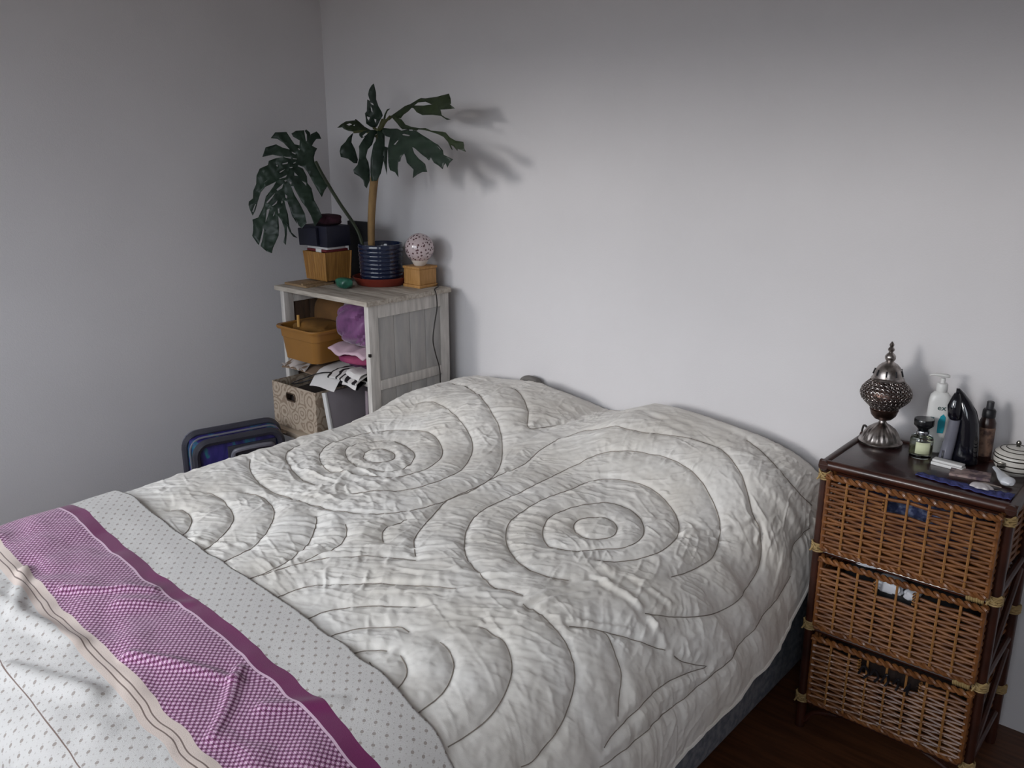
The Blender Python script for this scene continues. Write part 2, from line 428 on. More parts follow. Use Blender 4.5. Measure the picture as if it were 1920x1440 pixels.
bed = thing('bed', 'double bed with grey-blue patterned base against the back wall', 'bed', (1.55, -1.0, 0))
M_bbase = mat('bed_base_ticking', '#8d9097', 0.8, col2='#6a6f78', vscale=55, detail=2, bump=0.2, bscale=300)
M_leg = mat('bed_leg_wood', '#2b1b12', 0.5, var=0.3)
M_matt = mat('mattress_ticking', '#c9c6bf', 0.85, var=0.08, vscale=80, bump=0.2)
MB().box(.86, 2.265, -1.94, .02, .06, .33, .025).build('base', M_bbase, bed)
MB().box(.87, 2.20, -1.90, .02, .332, .545, .07).build('mattress', M_matt, bed)
for lx in (.93, 2.2):
    for ly in (-1.86, -.08):
        MB().tube([(lx, ly, 0), (lx, ly, .065)], [.022, .028], 12).build('leg', M_leg, bed)

# --- duvet: quilted in organic loops, puffed between the seams, gathered along them
NU, NV = 640, 780
UU, VV = np.meshgrid(np.linspace(0.0, ULEN, NU), np.linspace(0.0, VLEN, NV), indexing='ij')
BP = base(UU, VV)
def normals(P):
    du = np.gradient(P, axis=0); dv = np.gradient(P, axis=1)
    n = np.cross(dv, du)
    n /= np.linalg.norm(n, axis=-1, keepdims=True) + 1e-12
    return n
BN = normals(BP)
if BN[NU // 2, NV // 2, 2] < 0:
    BN = -BN
def resample(L, step, smooth=True):
    pts = np.array(spline([(a, b, 0) for a, b in L], 10) if smooth else [(a, b, 0) for a, b in L])[:, :2]
    s = np.r_[0, np.cumsum(np.hypot(*np.diff(pts, axis=0).T))]
    n = max(3, int(s[-1] / step))
    q = np.linspace(0, s[-1], n)
    return np.stack([np.interp(q, s, pts[:, 0]), np.interp(q, s, pts[:, 1])], -1)
SL = [resample(L, .006) for L in STITCH]
tot = sum(len(q) for q in SL)
kd = kdtree.KDTree(tot)
arc = []
i = 0
for li, q in enumerate(SL):
    for k, (a, b) in enumerate(q):
        kd.insert((a, b, 0), i); arc.append(li * 7.31 + k * .006); i += 1
kd.balance()
arc = np.array(arc)
D = np.empty(NU * NV); IX = np.empty(NU * NV, int)
uf, vf = UU.ravel(), VV.ravel()
for i in range(NU * NV):
    _, j, d = kd.find((uf[i], vf[i], 0))
    D[i] = d; IX[i] = j
D = D.reshape(NU, NV); S = arc[IX].reshape(NU, NV)
g2 = lambda a, b, ra, rb: np.exp(-((UU - a) / ra) ** 2 - ((VV - b) / rb) ** 2)
puff = .0036 * (1 - np.exp(-(D / .011) ** 2)) + .0050 * np.sin(np.clip(D / .06, 0, 1) * math.pi / 2)
env = np.exp(-D / .045) * (1 - np.exp(-(D / .005) ** 2))
gmask = np.clip(.55 + 1.3 * vnoise(UU * 6 + 11, VV * 6), .12, 1.15)
rid = lambda n: 1 - 2.2 * np.abs(n)
gather = (rid(vnoise(S / .017 + D * 4, D * 7 + 3)) * .0024 + vnoise(S / .0085, D * 11) * .0013 + rid(vnoise(S / .034 + 31, D * 5)) * .0022) * env * gmask
# short random creases left from use
for k_, (ang_, fl_, fs_) in enumerate(((.35, 9, 42), (-.5, 11, 50), (1.2, 8, 38))):
    c0, s0 = math.cos(ang_), math.sin(ang_)
    q1, q2 = UU * c0 + VV * s0, -UU * s0 + VV * c0
    q2 = q2 + .012 * vnoise(q1 * 7, q2 * 7 + k_)
    n_ = vnoise(q1 * fl_ + 5 * k_, q2 * fs_)
    gather = gather + .0032 * np.maximum(0, 1 - 4.0 * np.abs(n_)) * np.clip(1.5 * vnoise(UU * 8 + 3 * k_, VV * 8 + 7 * k_), 0, 1) * (1 - np.exp(-(D / .008) ** 2))
calm = 1 - .65 * g2(1.75, 1.45, .35, .28)
crump = .0036 * fbm(UU * 26, VV * 34 + 5, 4) * (g2(.72, .98, .26, .20) + .7 * g2(.98, 1.10, .22, .14) + .35 * g2(.72, .3, .35, .2))
crump += .0055 * np.maximum(0, 1 - 3.2 * np.abs(vnoise(UU * 15 + 3 + 2 * vnoise(VV * 9, UU * 9), VV * 19))) * g2(.78, 1.0, .26, .2)
# streaks that pull across the middle of the bed, from the near edge towards the wall
ca, sa = math.cos(.72), math.sin(.72)
e1, e2 = UU * ca - (VV - 1.2) * sa, UU * sa + (VV - 1.2) * ca
streak = (.0042 * np.maximum(0, 1 - 2.6 * np.abs(vnoise(e1 * 6 + 2, e2 * 34))) + .0022 * vnoise(e1 * 11, e2 * 80 + 9)) * np.clip(g2(1.45, 1.22, .42, .17) + .7 * g2(1.2, 1.25, .3, .2) + .8 * g2(.95, .35, .5, .2) + .5 * g2(.55, 1.3, .3, .2), 0, 1.1)
# puckers on the pillows, side folds on the hanging edge
pk = .0045 * vnoise(UU * 34, VV * 9 + 4) * g2(.7, .35, .4, .18) + .004 * vnoise(UU * 12 + 8, VV * 40) * g2(1.4, .18, .5, .12)
side = sm(1.72, 1.95, UU)
folds = side * (.007 * vnoise(VV * 13 + 2.0 * UU, UU * 2) + .003 * vnoise(VV * 31, UU * 3))
slow = .007 * fbm(UU * 3.1, VV * 3.4 + 2, 2) * (1 - .5 * side)
fine = .0011 * fbm(UU * 60, VV * 60, 2)
disp = puff + (gather + crump + streak) * calm + pk + folds + slow + fine
for ri, (amp, wid, L) in enumerate(RIDGE):
    amp = amp * (.55 if 5 <= ri <= 9 else 1.0)
    q = resample(L, .004)
    dd = np.full((NU, NV), 9.0)
    box_ = (UU > q[:, 0].min() - .08) & (UU < q[:, 0].max() + .08) & (VV > q[:, 1].min() - .08) & (VV < q[:, 1].max() + .08)
    pu, pv = UU[box_], VV[box_]
    dm = np.min(np.hypot(pu[:, None] - q[None, :, 0], pv[:, None] - q[None, :, 1]), axis=1)
    dd[box_] = dm
    wid = wid * .62
    disp += .55 * amp * (np.exp(-(dd / wid) ** 2) - .5 * np.exp(-((dd - 1.9 * wid) / wid) ** 2)) * (.6 + .6 * vnoise(UU * 30, VV * 30))
# under the blanket the quilt lies pressed flat
def blanket_t(P):
    return (-1.43 - .06 * (P[..., 0] - .81)) - P[..., 1]
under = sm(-.005, .035, blanket_t(BP))
disp = disp * (1 - .85 * under) - .012 * under
DP = BP + BN * disp[..., None]
# keep clear of the walls and of the nightstand
DP[..., 1] = np.minimum(DP[..., 1], YW - .004)
lim = np.where(DP[..., 1] > -.40, 2.322, 9.0)
DP[..., 0] = np.minimum(DP[..., 0], lim)
DP[..., 0] = np.maximum(DP[..., 0], .735)

def grid_faces(nu, nv):
    a = (np.arange(nu - 1)[:, None] * nv + np.arange(nv - 1)[None]).ravel()
    return np.stack([a, a + nv, a + nv + 1, a + 1], -1)
def grid_obj(name, P, m, uv=None, parent=None, loc=None, flip=False):
    nu, nv = P.shape[:2]
    me = bpy.data.meshes.new(name)
    o = bpy.data.objects.new(name, me)
    COL.objects.link(o)
    if parent is not None:
        o.parent = parent; L = np.array(root_loc(parent))
    else:
        L = np.array(loc); o.location = loc
    F = grid_faces(nu, nv)
    if flip: F = F[:, ::-1]
    me.vertices.add(nu * nv)
    me.vertices.foreach_set('co', (P.reshape(-1, 3) - L).astype(np.float32).ravel())
    me.loops.add(F.size)
    me.loops.foreach_set('vertex_index', F.astype(np.int32).ravel())
    me.polygons.add(len(F))
    me.polygons.foreach_set('loop_start', np.arange(0, F.size, 4, dtype=np.int32))
    me.polygons.foreach_set('use_smooth', np.ones(len(F), bool))
    me.update()
    if uv is not None:
        l = me.uv_layers.new(name='cloth')
        l.data.foreach_set('uv', uv.reshape(-1, 2)[F.ravel()].astype(np.float32).ravel())
    me.validate()
    me.materials.append(m)
    return o

M_duvet = mat('quilted_cotton', '#e8e4de', 0.9, col2='#dcd6cd', vscale=5, sheen=0.15, bump=0.25, bscale=900, spec=0.25)
duvet = thing('duvet', 'off-white quilted duvet with looping stitch lines spread over the bed', 'duvet', (1.55, -.75, .6))
cover = grid_obj('cover', DP, M_duvet, parent=duvet, flip=True)
so = cover.modifiers.new('thickness', 'SOLIDIFY'); so.thickness = .012; so.offset = -1
# seam thread that lies in the grooves
M_thread = mat('taupe_thread', '#8b8177', 0.9)
DN = normals(DP)
if DN[NU // 2, NV // 2, 2] < 0: DN = -DN
th = MB()
def on_cover(a, b):
    fu, fv = min(max(a / ULEN, 0), .9999) * (NU - 1), min(max(b / VLEN, 0), .9999) * (NV - 1)
    i, j = int(fu), int(fv); p, q = fu - i, fv - j
    w = lambda A: (A[i, j] * (1 - p) + A[i + 1, j] * p) * (1 - q) + (A[i, j + 1] * (1 - p) + A[i + 1, j + 1] * p) * q
    return w(DP) + w(DN) * .0006
for L in STITCH:
    q = resample(L, .009)
    th.tube([on_cover(a, b) for a, b in q], .00115, 5)
so_ = th.build('stitching', M_thread, duvet)
so_['kind'] = 'stuff'
# hem piping along the long side
hem = [DP[NU - 1, j] for j in range(0, NV, 6)]
MB().tube([tuple(p) for p in hem], .005, 6).build('hem', M_duvet, duvet)

# --- blanket folded over the foot of the bed
M_bl = bpy.data.materials.new('striped_purple_blanket')
M_bl.use_nodes = True
g = NG(M_bl)
pb = M_bl.node_tree.nodes['Principled BSDF']
pb.inputs['Roughness'].default_value = .95
pb.inputs['Sheen Weight'].default_value = .2
pb.inputs['Specular IOR Level'].default_value = .2
uvn = g.new('ShaderNodeUVMap'); uvn.uv_map = 'cloth'
sp = g.new('ShaderNodeSeparateXYZ'); g.link(uvn.outputs[0], sp.inputs[0])
U_, T_ = sp.outputs[0], sp.outputs[1]
def tri(x, p, off=0.0):          # signed distance to cell centre, -0.5..0.5
    return g.m('SUBTRACT', g.m('FRACT', g.m('ADD', g.m('DIVIDE', x, p), off)), .5)
def star(p, off, k):             # four-pointed star in every cell
    a = g.m('SQRT', g.m('ABSOLUTE', tri(U_, p, off))); b = g.m('SQRT', g.m('ABSOLUTE', tri(T_, p, off)))
    return g.m('LESS_THAN', g.m('ADD', a, b), k)
def dot(pu, pt, ou, ot, r):
    a = g.m('MULTIPLY', tri(U_, pu, ou), pu); b = g.m('MULTIPLY', tri(T_, pt, ot), pt)
    return g.m('LESS_THAN', g.m('ADD', g.m('MULTIPLY', a, a), g.m('MULTIPLY', b, b)), r * r)
def band(a, b):
    return g.m('MULTIPLY', g.m('GREATER_THAN', T_, a), g.m('LESS_THAN', T_, b))
white, dotc = srgb('#cecac6'), srgb('#a0968f')
cream = srgb('#d9c8bd')
plum, mauve, pinkl, pdark = srgb('#702456'), srgb('#9d678d'), srgb('#dcbccf'), srgb('#5c2547')
dots = g.m('MAXIMUM', dot(.034, .030, 0, 0, .0033), dot(.034, .030, .5, .5, .0033))
dots2 = g.m('MAXIMUM', dot(.017, .015, .25, .25, .0014), dot(.017, .015, .75, .75, .0014))
ground = g.mix(g.m('MAXIMUM', dots, g.m('MULTIPLY', dots2, .45)), white, dotc)
P_ = .0120
stars = g.m('MAXIMUM', star(P_, 0.0, .70), star(P_, .5, .62))
darks = g.m('MAXIMUM', dot(P_, P_, .0, .5, .0026), dot(P_, P_, .5, .0, .0026))
patt = g.mix(stars, g.mix(darks, mauve, pdark), pinkl)
col = g.mix(band(.122, .157), ground, plum)
col = g.mix(band(.154, .159), col, pinkl)
col = g.mix(band(.159, .326), col, patt)
col = g.mix(band(.326, .368), col, cream)
col = g.mix(g.m('MAXIMUM', band(.342, .3445), g.m('MAXIMUM', band(.353, .3555), band(.470, .472))), col, srgb('#7d6a62'))
g.link(col, pb.inputs['Base Color'])
nz = g.new('ShaderNodeTexNoise'); nz.inputs['Scale'].default_value = 900
bmp = g.new('ShaderNodeBump'); bmp.inputs['Strength'].default_value = .5; bmp.inputs['Distance'].default_value = .002
tcn = g.new('ShaderNodeTexCoord'); g.link(tcn.outputs['Object'], nz.inputs['Vector']); g.link(nz.outputs[0], bmp.inputs['Height']); g.link(bmp.outputs[0], pb.inputs['Normal'])

BU, BV = 420, 240
u1 = np.linspace(.06, ULEN - .03, BU)
t1 = np.linspace(0, .98, BV)
bu, bt = np.meshgrid(u1, t1, indexing='ij')
# v for a given t: solve along the flat of the bed, then carry on over the foot
xs = base(u1, np.full(BU, 1.4))[:, 0]
v0 = .035 + 1.43 + .06 * (xs - .81)
bv = np.minimum(v0[:, None] + bt, VLEN)
QP = base(bu, bv); QN = normals(QP)
if QN[BU // 2, 20, 2] < 0: QN = -QN
wav = .006 * fbm(bu * 7, bt * 9 + 2, 2) * sm(.02, .15, bt)
lumps = .006 * vnoise(bu * 4 + 1, bt * 3) + .0045 * vnoise(bu * 16 + bt * 12, bt * 20 - bu * 9) * sm(.16, .3, bt)
fold = np.zeros_like(bu)
for (a0, b0, a1, b1, amp, w) in ((.88, .30, 1.02, .17, .011, .012), (1.22, .31, 1.42, .20, .012, .011), (1.40, .18, 1.52, .30, .010, .010), (.80, .42, 1.10, .36, .015, .018), (1.06, .47, 1.28, .40, .015, .017), (1.30, .55, 1.52, .44, .012, .014), (.72, .33, .90, .40, .012, .013), (1.52, .20, 1.60, .10, .008, .016), (1.02, .24, 1.12, .14, .007, .016)):
    e = np.array([a1 - a0, b1 - b0]); L2 = (e ** 2).sum()
    s = np.clip(((bu - a0) * e[0] + (bt - b0) * e[1]) / L2, 0, 1)
    d = np.hypot(bu - a0 - s * e[0], bt - b0 - s * e[1])
    fold += amp * np.exp(-(d / w) ** 2) * (1 - .3 * s)
fold += .009 * np.exp(-((bu - .42 - .1) / .12) ** 2 - (bt / .2) ** 2)
QP = QP + QN * (.009 + np.maximum(wav + lumps, -.004) + fold)[..., None]
# the border waves a little
wob = .006 * vnoise(bu * 7 + 4, bt * 0 + 3) + .004 * vnoise(bu * 17, bt * 0 + 8)
QP[..., 1] += wob * (1 - sm(.35, .6, bt))
QP[..., 0] = np.maximum(QP[..., 0], .715)
blanket = grid_obj('blanket', QP, M_bl, uv=np.stack([bu, bt], -1), loc=(1.55, -1.75, .6), flip=True)
tag(blanket, 'white dotted blanket with purple star band laid across the foot of the bed', 'blanket')
so = blanket.modifiers.new('thickness', 'SOLIDIFY'); so.thickness = .004; so.offset = 1

# --- grey pillow that peeks out behind the duvet at the wall
M_gp = mat('grey_pillow_cotton', '#77736f', 0.9, var=.15, vscale=40, bump=.2)
pw = MB()
pillow_blob(pw, (1.10, .015, .634), .05, .026, .070, seed=4, amp=.05, power=.6)
tag(pw.build('pillow', M_gp), 'grey pillow corner wedged between duvet and back wall', 'pillow')

# ------------------------------------------------------------------ shelf cabinet in the corner
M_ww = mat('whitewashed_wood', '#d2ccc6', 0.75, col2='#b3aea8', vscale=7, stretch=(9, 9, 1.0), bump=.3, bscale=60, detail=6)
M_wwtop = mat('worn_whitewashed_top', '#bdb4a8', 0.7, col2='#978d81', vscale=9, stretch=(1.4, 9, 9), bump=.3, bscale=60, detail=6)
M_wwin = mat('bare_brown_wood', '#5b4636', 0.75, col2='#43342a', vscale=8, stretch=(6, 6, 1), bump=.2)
M_wwpan = mat('grey_washed_panel', '#9f9d9b', 0.8, col2='#aeaaa6', vscale=9, stretch=(4, 4, .9), bump=.35, bscale=50, detail=6)
SX0, SX1, SY0, SY1, SZ = .155, .695, -.412, -.005, .978
cab = thing('shelf_cabinet', 'whitewashed wooden open shelf cabinet standing in the corner', 'shelf', ((SX0 + SX1) / 2, (SY0 + SY1) / 2, 0))
tp = MB()
for k in range(4):
    ya = -.427 + k * .107
    MB().box(.138, .706, ya + .0006, ya + .1066, SZ, SZ + .018, .002).build('top_board', M_wwtop, cab)
for nm, xa, xb in (('side_left', SX0, SX0 + .024), ('side_right', SX1 - .024, SX1)):
    sd = MB()
    sd.box(xa, xb, SY0, SY0 + .045, 0, SZ, .003).box(xa, xb, SY1 - .045, SY1, 0, SZ, .003)
    sd.box(xa, xb, SY0 + .045, SY1 - .045, SZ - .05, SZ, .002)
    sd.box(xa, xb, SY0 + .045, SY1 - .045, .655, .692, .002)
    sd.box(xa, xb, SY0 + .045, SY1 - .045, .06, .10, .002)
    sp_ = sd.build('side_frame', M_ww, cab)
    n = 4
    wdt = (SY1 - SY0 - .09) / n
    for za, zb in ((.692, SZ - .05), (.10, .655)):
        for k in range(n):
            ya = SY0 + .045 + k * wdt
            MB().box(xa + .006, xb - .006, ya + .0008, ya + wdt - .0008, za, zb, .0012).build('panel_board', M_wwpan if nm == 'side_right' else M_wwin, sp_)
for k in range(5):
    wdt = (SX1 - SX0 - .048) / 5
    xa = SX0 + .024 + k * wdt
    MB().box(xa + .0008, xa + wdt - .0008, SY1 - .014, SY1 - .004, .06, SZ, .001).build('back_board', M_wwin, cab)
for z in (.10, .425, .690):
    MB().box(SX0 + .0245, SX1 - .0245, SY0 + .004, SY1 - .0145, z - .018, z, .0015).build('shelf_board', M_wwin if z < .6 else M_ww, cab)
MB().box(SX1 - .006, SX1 + .004, SY0 - .004, SY0 + .004, .79, .802, .001).build('latch_plate', mat('dark_iron', '#2a2623', .5, metal=.8), cab)

SB = .690     # upper shelf board
# --- loose papers, folders and bags on the shelf board
M_paper = mat('white_paper', '#d6d2cf', .8, var=.04)
M_black = mat('black_plastic', '#17161a', .45)
M_kraft = mat('brown_paper', '#8a735f', .8, var=.2, vscale=25)
def sheet(name, cx, cy, w, d, rz, z, m, label, cat, sag=0.0, th=.0025, tilt=0.0):
    s = MB()
    def fn(a, b, top):
        x, y = (a - .5) * w, (b - .5) * d
        zz = z + top + tilt * (b - .5) * d + .004 * math.sin(5 * a + 3 * b) - sag * max(0, .35 - b) ** 2 * 8
        return (cx + x * math.cos(rz) - y * math.sin(rz), cy + x * math.sin(rz) + y * math.cos(rz), zz)
    n = 9
    vs_, fs = [], []
    for top in (0, th):
        for i in range(n):
            for j in range(n):
                vs_.append(fn(i / (n - 1), j / (n - 1), top))
    for i in range(n - 1):
        for j in range(n - 1):
            a = i * n + j
            fs.append((a, a + n, a + n + 1, a + 1)); fs.append((a + n * n, a + n * n + 1, a + n * n + n + 1, a + n * n + n))
    bd = [(i, 0) for i in range(n)] + [(n - 1, j) for j in range(1, n)] + [(i, n - 1) for i in range(n - 2, -1, -1)] + [(0, j) for j in range(n - 2, 0, -1)]
    ids = [i * n + j for i, j in bd]
    for k in range(len(ids)):
        a, b = ids[k], ids[(k + 1) % len(ids)]
        fs.append((a, b, b + n * n, a + n * n))
    s.add(vs_, fs)
    o = s.build(name, m)
    return tag(o, label, cat)
sheet('brown_envelope', .305, -.33, .23, .24, .08, SB + .006, M_kraft, 'brown paper envelope under the yellow tub', 'envelope', sag=.02, th=.005)
sheet('plastic_folder', .570, -.31, .19, .27, -.05, SB + .007, M_black, 'black folder at the bottom of the paper stack on the shelf', 'folder', sag=.03, th=.004)
sheet('paper_sheet', .47, -.37, .13, .22, .12, SB + .013, M_paper, 'white printed sheet sticking out left of the paper stack', 'paper', sag=.05, th=.002, tilt=.06)
M_print = bpy.data.materials.new('black_and_white_print')
M_print.use_nodes = True
g = NG(M_print)
pbn = M_print.node_tree.nodes['Principled BSDF']
tcn = g.new('ShaderNodeTexCoord'); wv = g.new('ShaderNodeTexWave'); wv.inputs['Scale'].default_value = 9; wv.inputs['Distortion'].default_value = 9; wv.inputs['Detail Scale'].default_value = 1.2
g.link(tcn.outputs['Object'], wv.inputs['Vector'])
rp = g.new('ShaderNodeValToRGB'); rp.color_ramp.elements[0].position = .32; rp.color_ramp.elements[0].color = (.01, .01, .012, 1); rp.color_ramp.elements[1].position = .42; rp.color_ramp.elements[1].color = (.62, .6, .58, 1)
g.link(wv.outputs[0], rp.inputs[0]); g.link(rp.outputs[0], pbn.inputs['Base Color']); pbn.inputs['Roughness'].default_value = .5
sheet('magazine', .58, -.365, .16, .20, .05, SB + .021, M_print, 'black and white patterned magazine on top of the paper stack', 'magazine', sag=.02, th=.006)
sheet('paper_note', .62, -.405, .09, .10, -.1, SB + .031, M_paper, 'small white sheet at the right end of the paper stack', 'paper', sag=.05)
M_clear = mat('clear_plastic_film', '#b9aea8', .18, var=.25, vscale=18, coat=.6)
pk = MB()
def film(a, b):
    x, y = .185 + a * .16, -.455 + b * .15
    return (x, y, SB + .016 + .012 * math.sin(9 * a + 4 * b) * math.sin(3 + 8 * b) + .006 * math.sin(23 * a - 11 * b) - (.02 * max(0, .3 - b) / .3))
pk.grid(film, 26, 20)
po_ = pk.build('plastic_bag', M_clear)
tag(po_, 'crumpled clear plastic bag at the left end of the shelf', 'bag')
m_ = po_.modifiers.new('thickness', 'SOLIDIFY'); m_.thickness = .001
strap = MB()
strap.tube(spline([(.50, -.425, SB + .012), (.44, -.455, SB + .004), (.375, -.50, SB - .025), (.345, -.515, SB - .04), (.34, -.50, SB - .047), (.365, -.485, SB - .04), (.42, -.45, SB - .018), (.47, -.425, SB + .006)], 8), .0035, 6, flat=.6)
tag(strap.build('bag_strap', M_black), 'black strap loop hanging off the paper stack', 'strap')

# --- yellow tub with its clutter
M_yel = mat('mustard_plastic', '#97692f', .45, var=.08, vscale=12)
tub = thing('plastic_tub', 'mustard yellow plastic tub standing on the shelf', 'tub', (.318, -.375, SB + .032))
def rrect(cx, cy, hx, hy, r, n=6):
    out = []
    for sx, sy, a0 in ((1, 1, 0), (-1, 1, 90), (-1, -1, 180), (1, -1, 270)):
        for k in range(n + 1):
            a = math.radians(a0 + 90 * k / n)
            out.append((cx + sx * (hx - r) + r * math.cos(a), cy + sy * (hy - r) + r * math.sin(a)))
    return out
def loft(mb, rings, cap0=True, cap1=True):
    n = len(rings[0]); vs_ = [p for q in rings for p in q]; fs = []
    for i in range(len(rings) - 1):
        for k in range(n):
            l = (k + 1) % n
            fs.append((i * n + k, i * n + l, (i + 1) * n + l, (i + 1) * n + k))
    if cap0: fs.append(tuple(range(n))[::-1])
    if cap1: fs.append(tuple((len(rings) - 1) * n + k for k in range(n)))
    return mb.add(vs_, fs)
def rr(cx, cy, hx, hy, r, z): return [(x, y, z) for x, y in rrect(cx, cy, hx, hy, r)]
tz = SB + .032
tx, ty = .318, -.375
body = [rr(tx, ty, .104, .078, .03, tz), rr(tx, ty, .114, .086, .032, tz + .085), rr(tx, ty, .117, .089, .033, tz + .087), rr(tx, ty, .120, .092, .034, tz + .118), rr(tx, ty, .131, .102, .038, tz + .120), rr(tx, ty, .133, .104, .038, tz + .127), rr(tx, ty, .131, .102, .038, tz + .132), rr(tx, ty, .119, .091, .034, tz + .130), rr(tx, ty, .112, .084, .03, tz + .09), rr(tx, ty, .101, .075, .028, tz + .006)]
loft(MB(), body).build('body', M_yel, tub)
M_must = mat('mustard_cloth', '#7d551f', .9, var=.35, vscale=14, bump=.4, bscale=60)
cl = MB(); pillow_blob(cl, (.322, -.360, tz + .118), .096, .070, .030, seed=2, amp=.18, fx=3)
tag(cl.build('folded_cloth', M_must), 'rumpled mustard cloth lying inside the yellow tub', 'cloth')
st = MB().tube([(.285, -.425, tz + .125), (.278, -.42, tz + .172)], .006, 8)
tag(st.build('wooden_peg', mat('pale_peg_wood', '#b98b45', .6)), 'small pale peg standing up at the front of the tub', 'peg')
M_brownbag = mat('ochre_brown_fabric', '#6f4d28', .9, var=.35, vscale=9, bump=.4, bscale=40)
bb = MB(); pillow_blob(bb, (.300, -.178, .828), .118, .125, .135, seed=9, amp=.05, fx=2, floor=SB + .004, power=.5)
tag(bb.build('fabric_bag', M_brownbag), 'large ochre brown fabric bag behind the yellow tub', 'bag')

# --- purple bundle, pink sheet and magenta cloths
M_pur = mat('purple_satin', '#744271', .5, col2='#552c56', vscale=10, stretch=(3, 3, 1), sheen=.3, bump=.5, bscale=25)
def bundle(c, rx, ry, rz, seed, creases):
    b = MB()
    rs = np.random.RandomState(seed)
    ang = rs.rand(creases) * 6.28; wd = .05 + rs.rand(creases) * .10
    def fn(a, bb_):
        th = a * 2 * math.pi; p = (bb_ - .5) * math.pi
        cs = abs(math.cos(p)) ** .45; sn = math.copysign(abs(math.sin(p)) ** .75, math.sin(p))
        k = 1.0
        for q in range(creases):
            dth = (th - ang[q] - 1.1 * p + math.pi) % (2 * math.pi) - math.pi
            k -= .10 * math.exp(-(dth / wd[q]) ** 2) * (.4 + .6 * abs(math.cos(p)))
        ct, st_ = math.cos(th), math.sin(th)
        return (c[0] + rx * cs * math.copysign(abs(ct) ** .6, ct) * k, c[1] + ry * cs * math.copysign(abs(st_) ** .6, st_) * k, c[2] + rz * sn)
    return b.grid(fn, 64, 26, closed_u=True)
tag(bundle((.568, -.255, .886), .116, .160, .086, 5, 14).build('purple_bundle', M_pur), 'shiny purple cloth bundle stuffed under the cabinet top', 'cloth')
M_pink = mat('pale_pink_fabric', '#cdb0bb', .85, var=.08, vscale=20, bump=.2)
ps = MB()
def pinkf(a, b):
    x, y = .462 + a * .205, -.425 + b * .30
    d = max(0, .2 - b) / .2
    return (x, y, .799 + .004 * math.sin(7 * a + 2) - d * (.004 + .014 * abs(math.sin(4.4 * a + .4))) + .004 * math.sin(17 * a + 9 * b))
ps.grid(pinkf, 30, 18)
o = ps.build('pink_sheet', M_pink)
tag(o, 'pale pink folded sheet beneath the purple bundle', 'sheet')
m_ = o.modifiers.new('thickness', 'SOLIDIFY'); m_.thickness = .006; m_.offset = -1
M_mag = mat('magenta_cotton', '#7d2a55', .85, col2='#94405f', vscale=14, bump=.4, bscale=50)
M_mag2 = mat('dark_violet_cotton', '#4a2744', .85, var=.3, vscale=14, bump=.4, bscale=50)
fc = MB(); pillow_blob(fc, (.565, -.245, .758), .100, .168, .021, seed=11, amp=.06, fx=3, power=.55)
tag(fc.build('magenta_cloth', M_mag), 'folded magenta cloth under the pale pink sheet', 'cloth')
fc = MB(); pillow_blob(fc, (.570, -.225, .722), .098, .138, .016, seed=12, amp=.06, fx=3, power=.55)
tag(fc.build('violet_cloth', M_mag2), 'folded dark violet cloth at the bottom of the cloth pile', 'cloth')

# --- patterned storage box on the middle board
M_pat = bpy.data.materials.new('brown_arabesque_print')
M_pat.use_nodes = True
g = NG(M_pat)
pbn = M_pat.node_tree.nodes['Principled BSDF']; pbn.inputs['Roughness'].default_value = .8
tcn = g.new('ShaderNodeTexCoord')
vo = g.new('ShaderNodeTexVoronoi'); vo.inputs['Scale'].default_value = 17
g.link(tcn.outputs['Object'], vo.inputs['Vector'])
nzz = g.new('ShaderNodeTexNoise'); nzz.inputs['Scale'].default_value = 55; nzz.inputs['Detail'].default_value = 3
g.link(tcn.outputs['Object'], nzz.inputs['Vector'])
ringv = g.m('SINE', g.m('ADD', g.m('MULTIPLY', vo.outputs['Distance'], 26), g.m('MULTIPLY', nzz.outputs[0], 6)))
fac = g.m('MULTIPLY', g.m('GREATER_THAN', ringv, .35), .75)
g.link(g.mix(fac, srgb('#b8a794'), srgb('#87725f')), pbn.inputs['Base Color'])
bx0, bx1, by0, by1, bz0, bz1 = .183, .465, -.498, -.20, .452, .628
sbox = thing('storage_box', 'beige cardboard storage box printed with brown swirls in the cabinet', 'box', ((bx0 + bx1) / 2, (by0 + by1) / 2, bz0))
th_ = .004
f_ = MB()
hx0, hx1, hz0, hz1 = .275, .335, .566, .596
f_.box(bx0, hx0, by0, by0 + th_, bz0, bz1).box(hx1, bx1, by0, by0 + th_, bz0, bz1).box(hx0, hx1, by0, by0 + th_, bz0, hz0).box(hx0, hx1, by0, by0 + th_, hz1, bz1)
fp = f_.build('front_panel', M_pat, sbox)
MB().tube([(hx0 + .006, by0 - .001, hz0), (hx0, by0 - .001, (hz0 + hz1) / 2), (hx0 + .006, by0 - .001, hz1), (hx1 - .006, by0 - .001, hz1), (hx1, by0 - .001, (hz0 + hz1) / 2), (hx1 - .006, by0 - .001, hz0)], .003, 6, closed=True).build('handle_rim', mat('bronze_rim', '#5e4c3d', .4, metal=.5), fp)
MB().box(bx0, bx0 + th_, by0 + th_, by1, bz0, bz1).build('side_panel', M_pat, sbox)
MB().box(bx1 - th_, bx1, by0 + th_, by1, bz0, bz1).build('side_panel', M_pat, sbox)
MB().box(bx0 + th_, bx1 - th_, by1 - th_, by1, bz0, bz1).build('back_panel', M_pat, sbox)
MB().box(bx0 + th_, bx1 - th_, by0 + th_, by1 - th_, bz0, bz0 + .004).build('bottom', M_pat, sbox)
M_inner = mat('dark_box_contents', '#3a302b', .9, var=.4, vscale=20)
cn = MB(); pillow_blob(cn, ((bx0 + bx1) / 2, (by0 + by1) / 2, .535), .125, .13, .07, seed=20, amp=.08)
tag(cn.build('dark_cloth', M_inner), 'dark cloth filling the swirl-printed storage box', 'cloth')
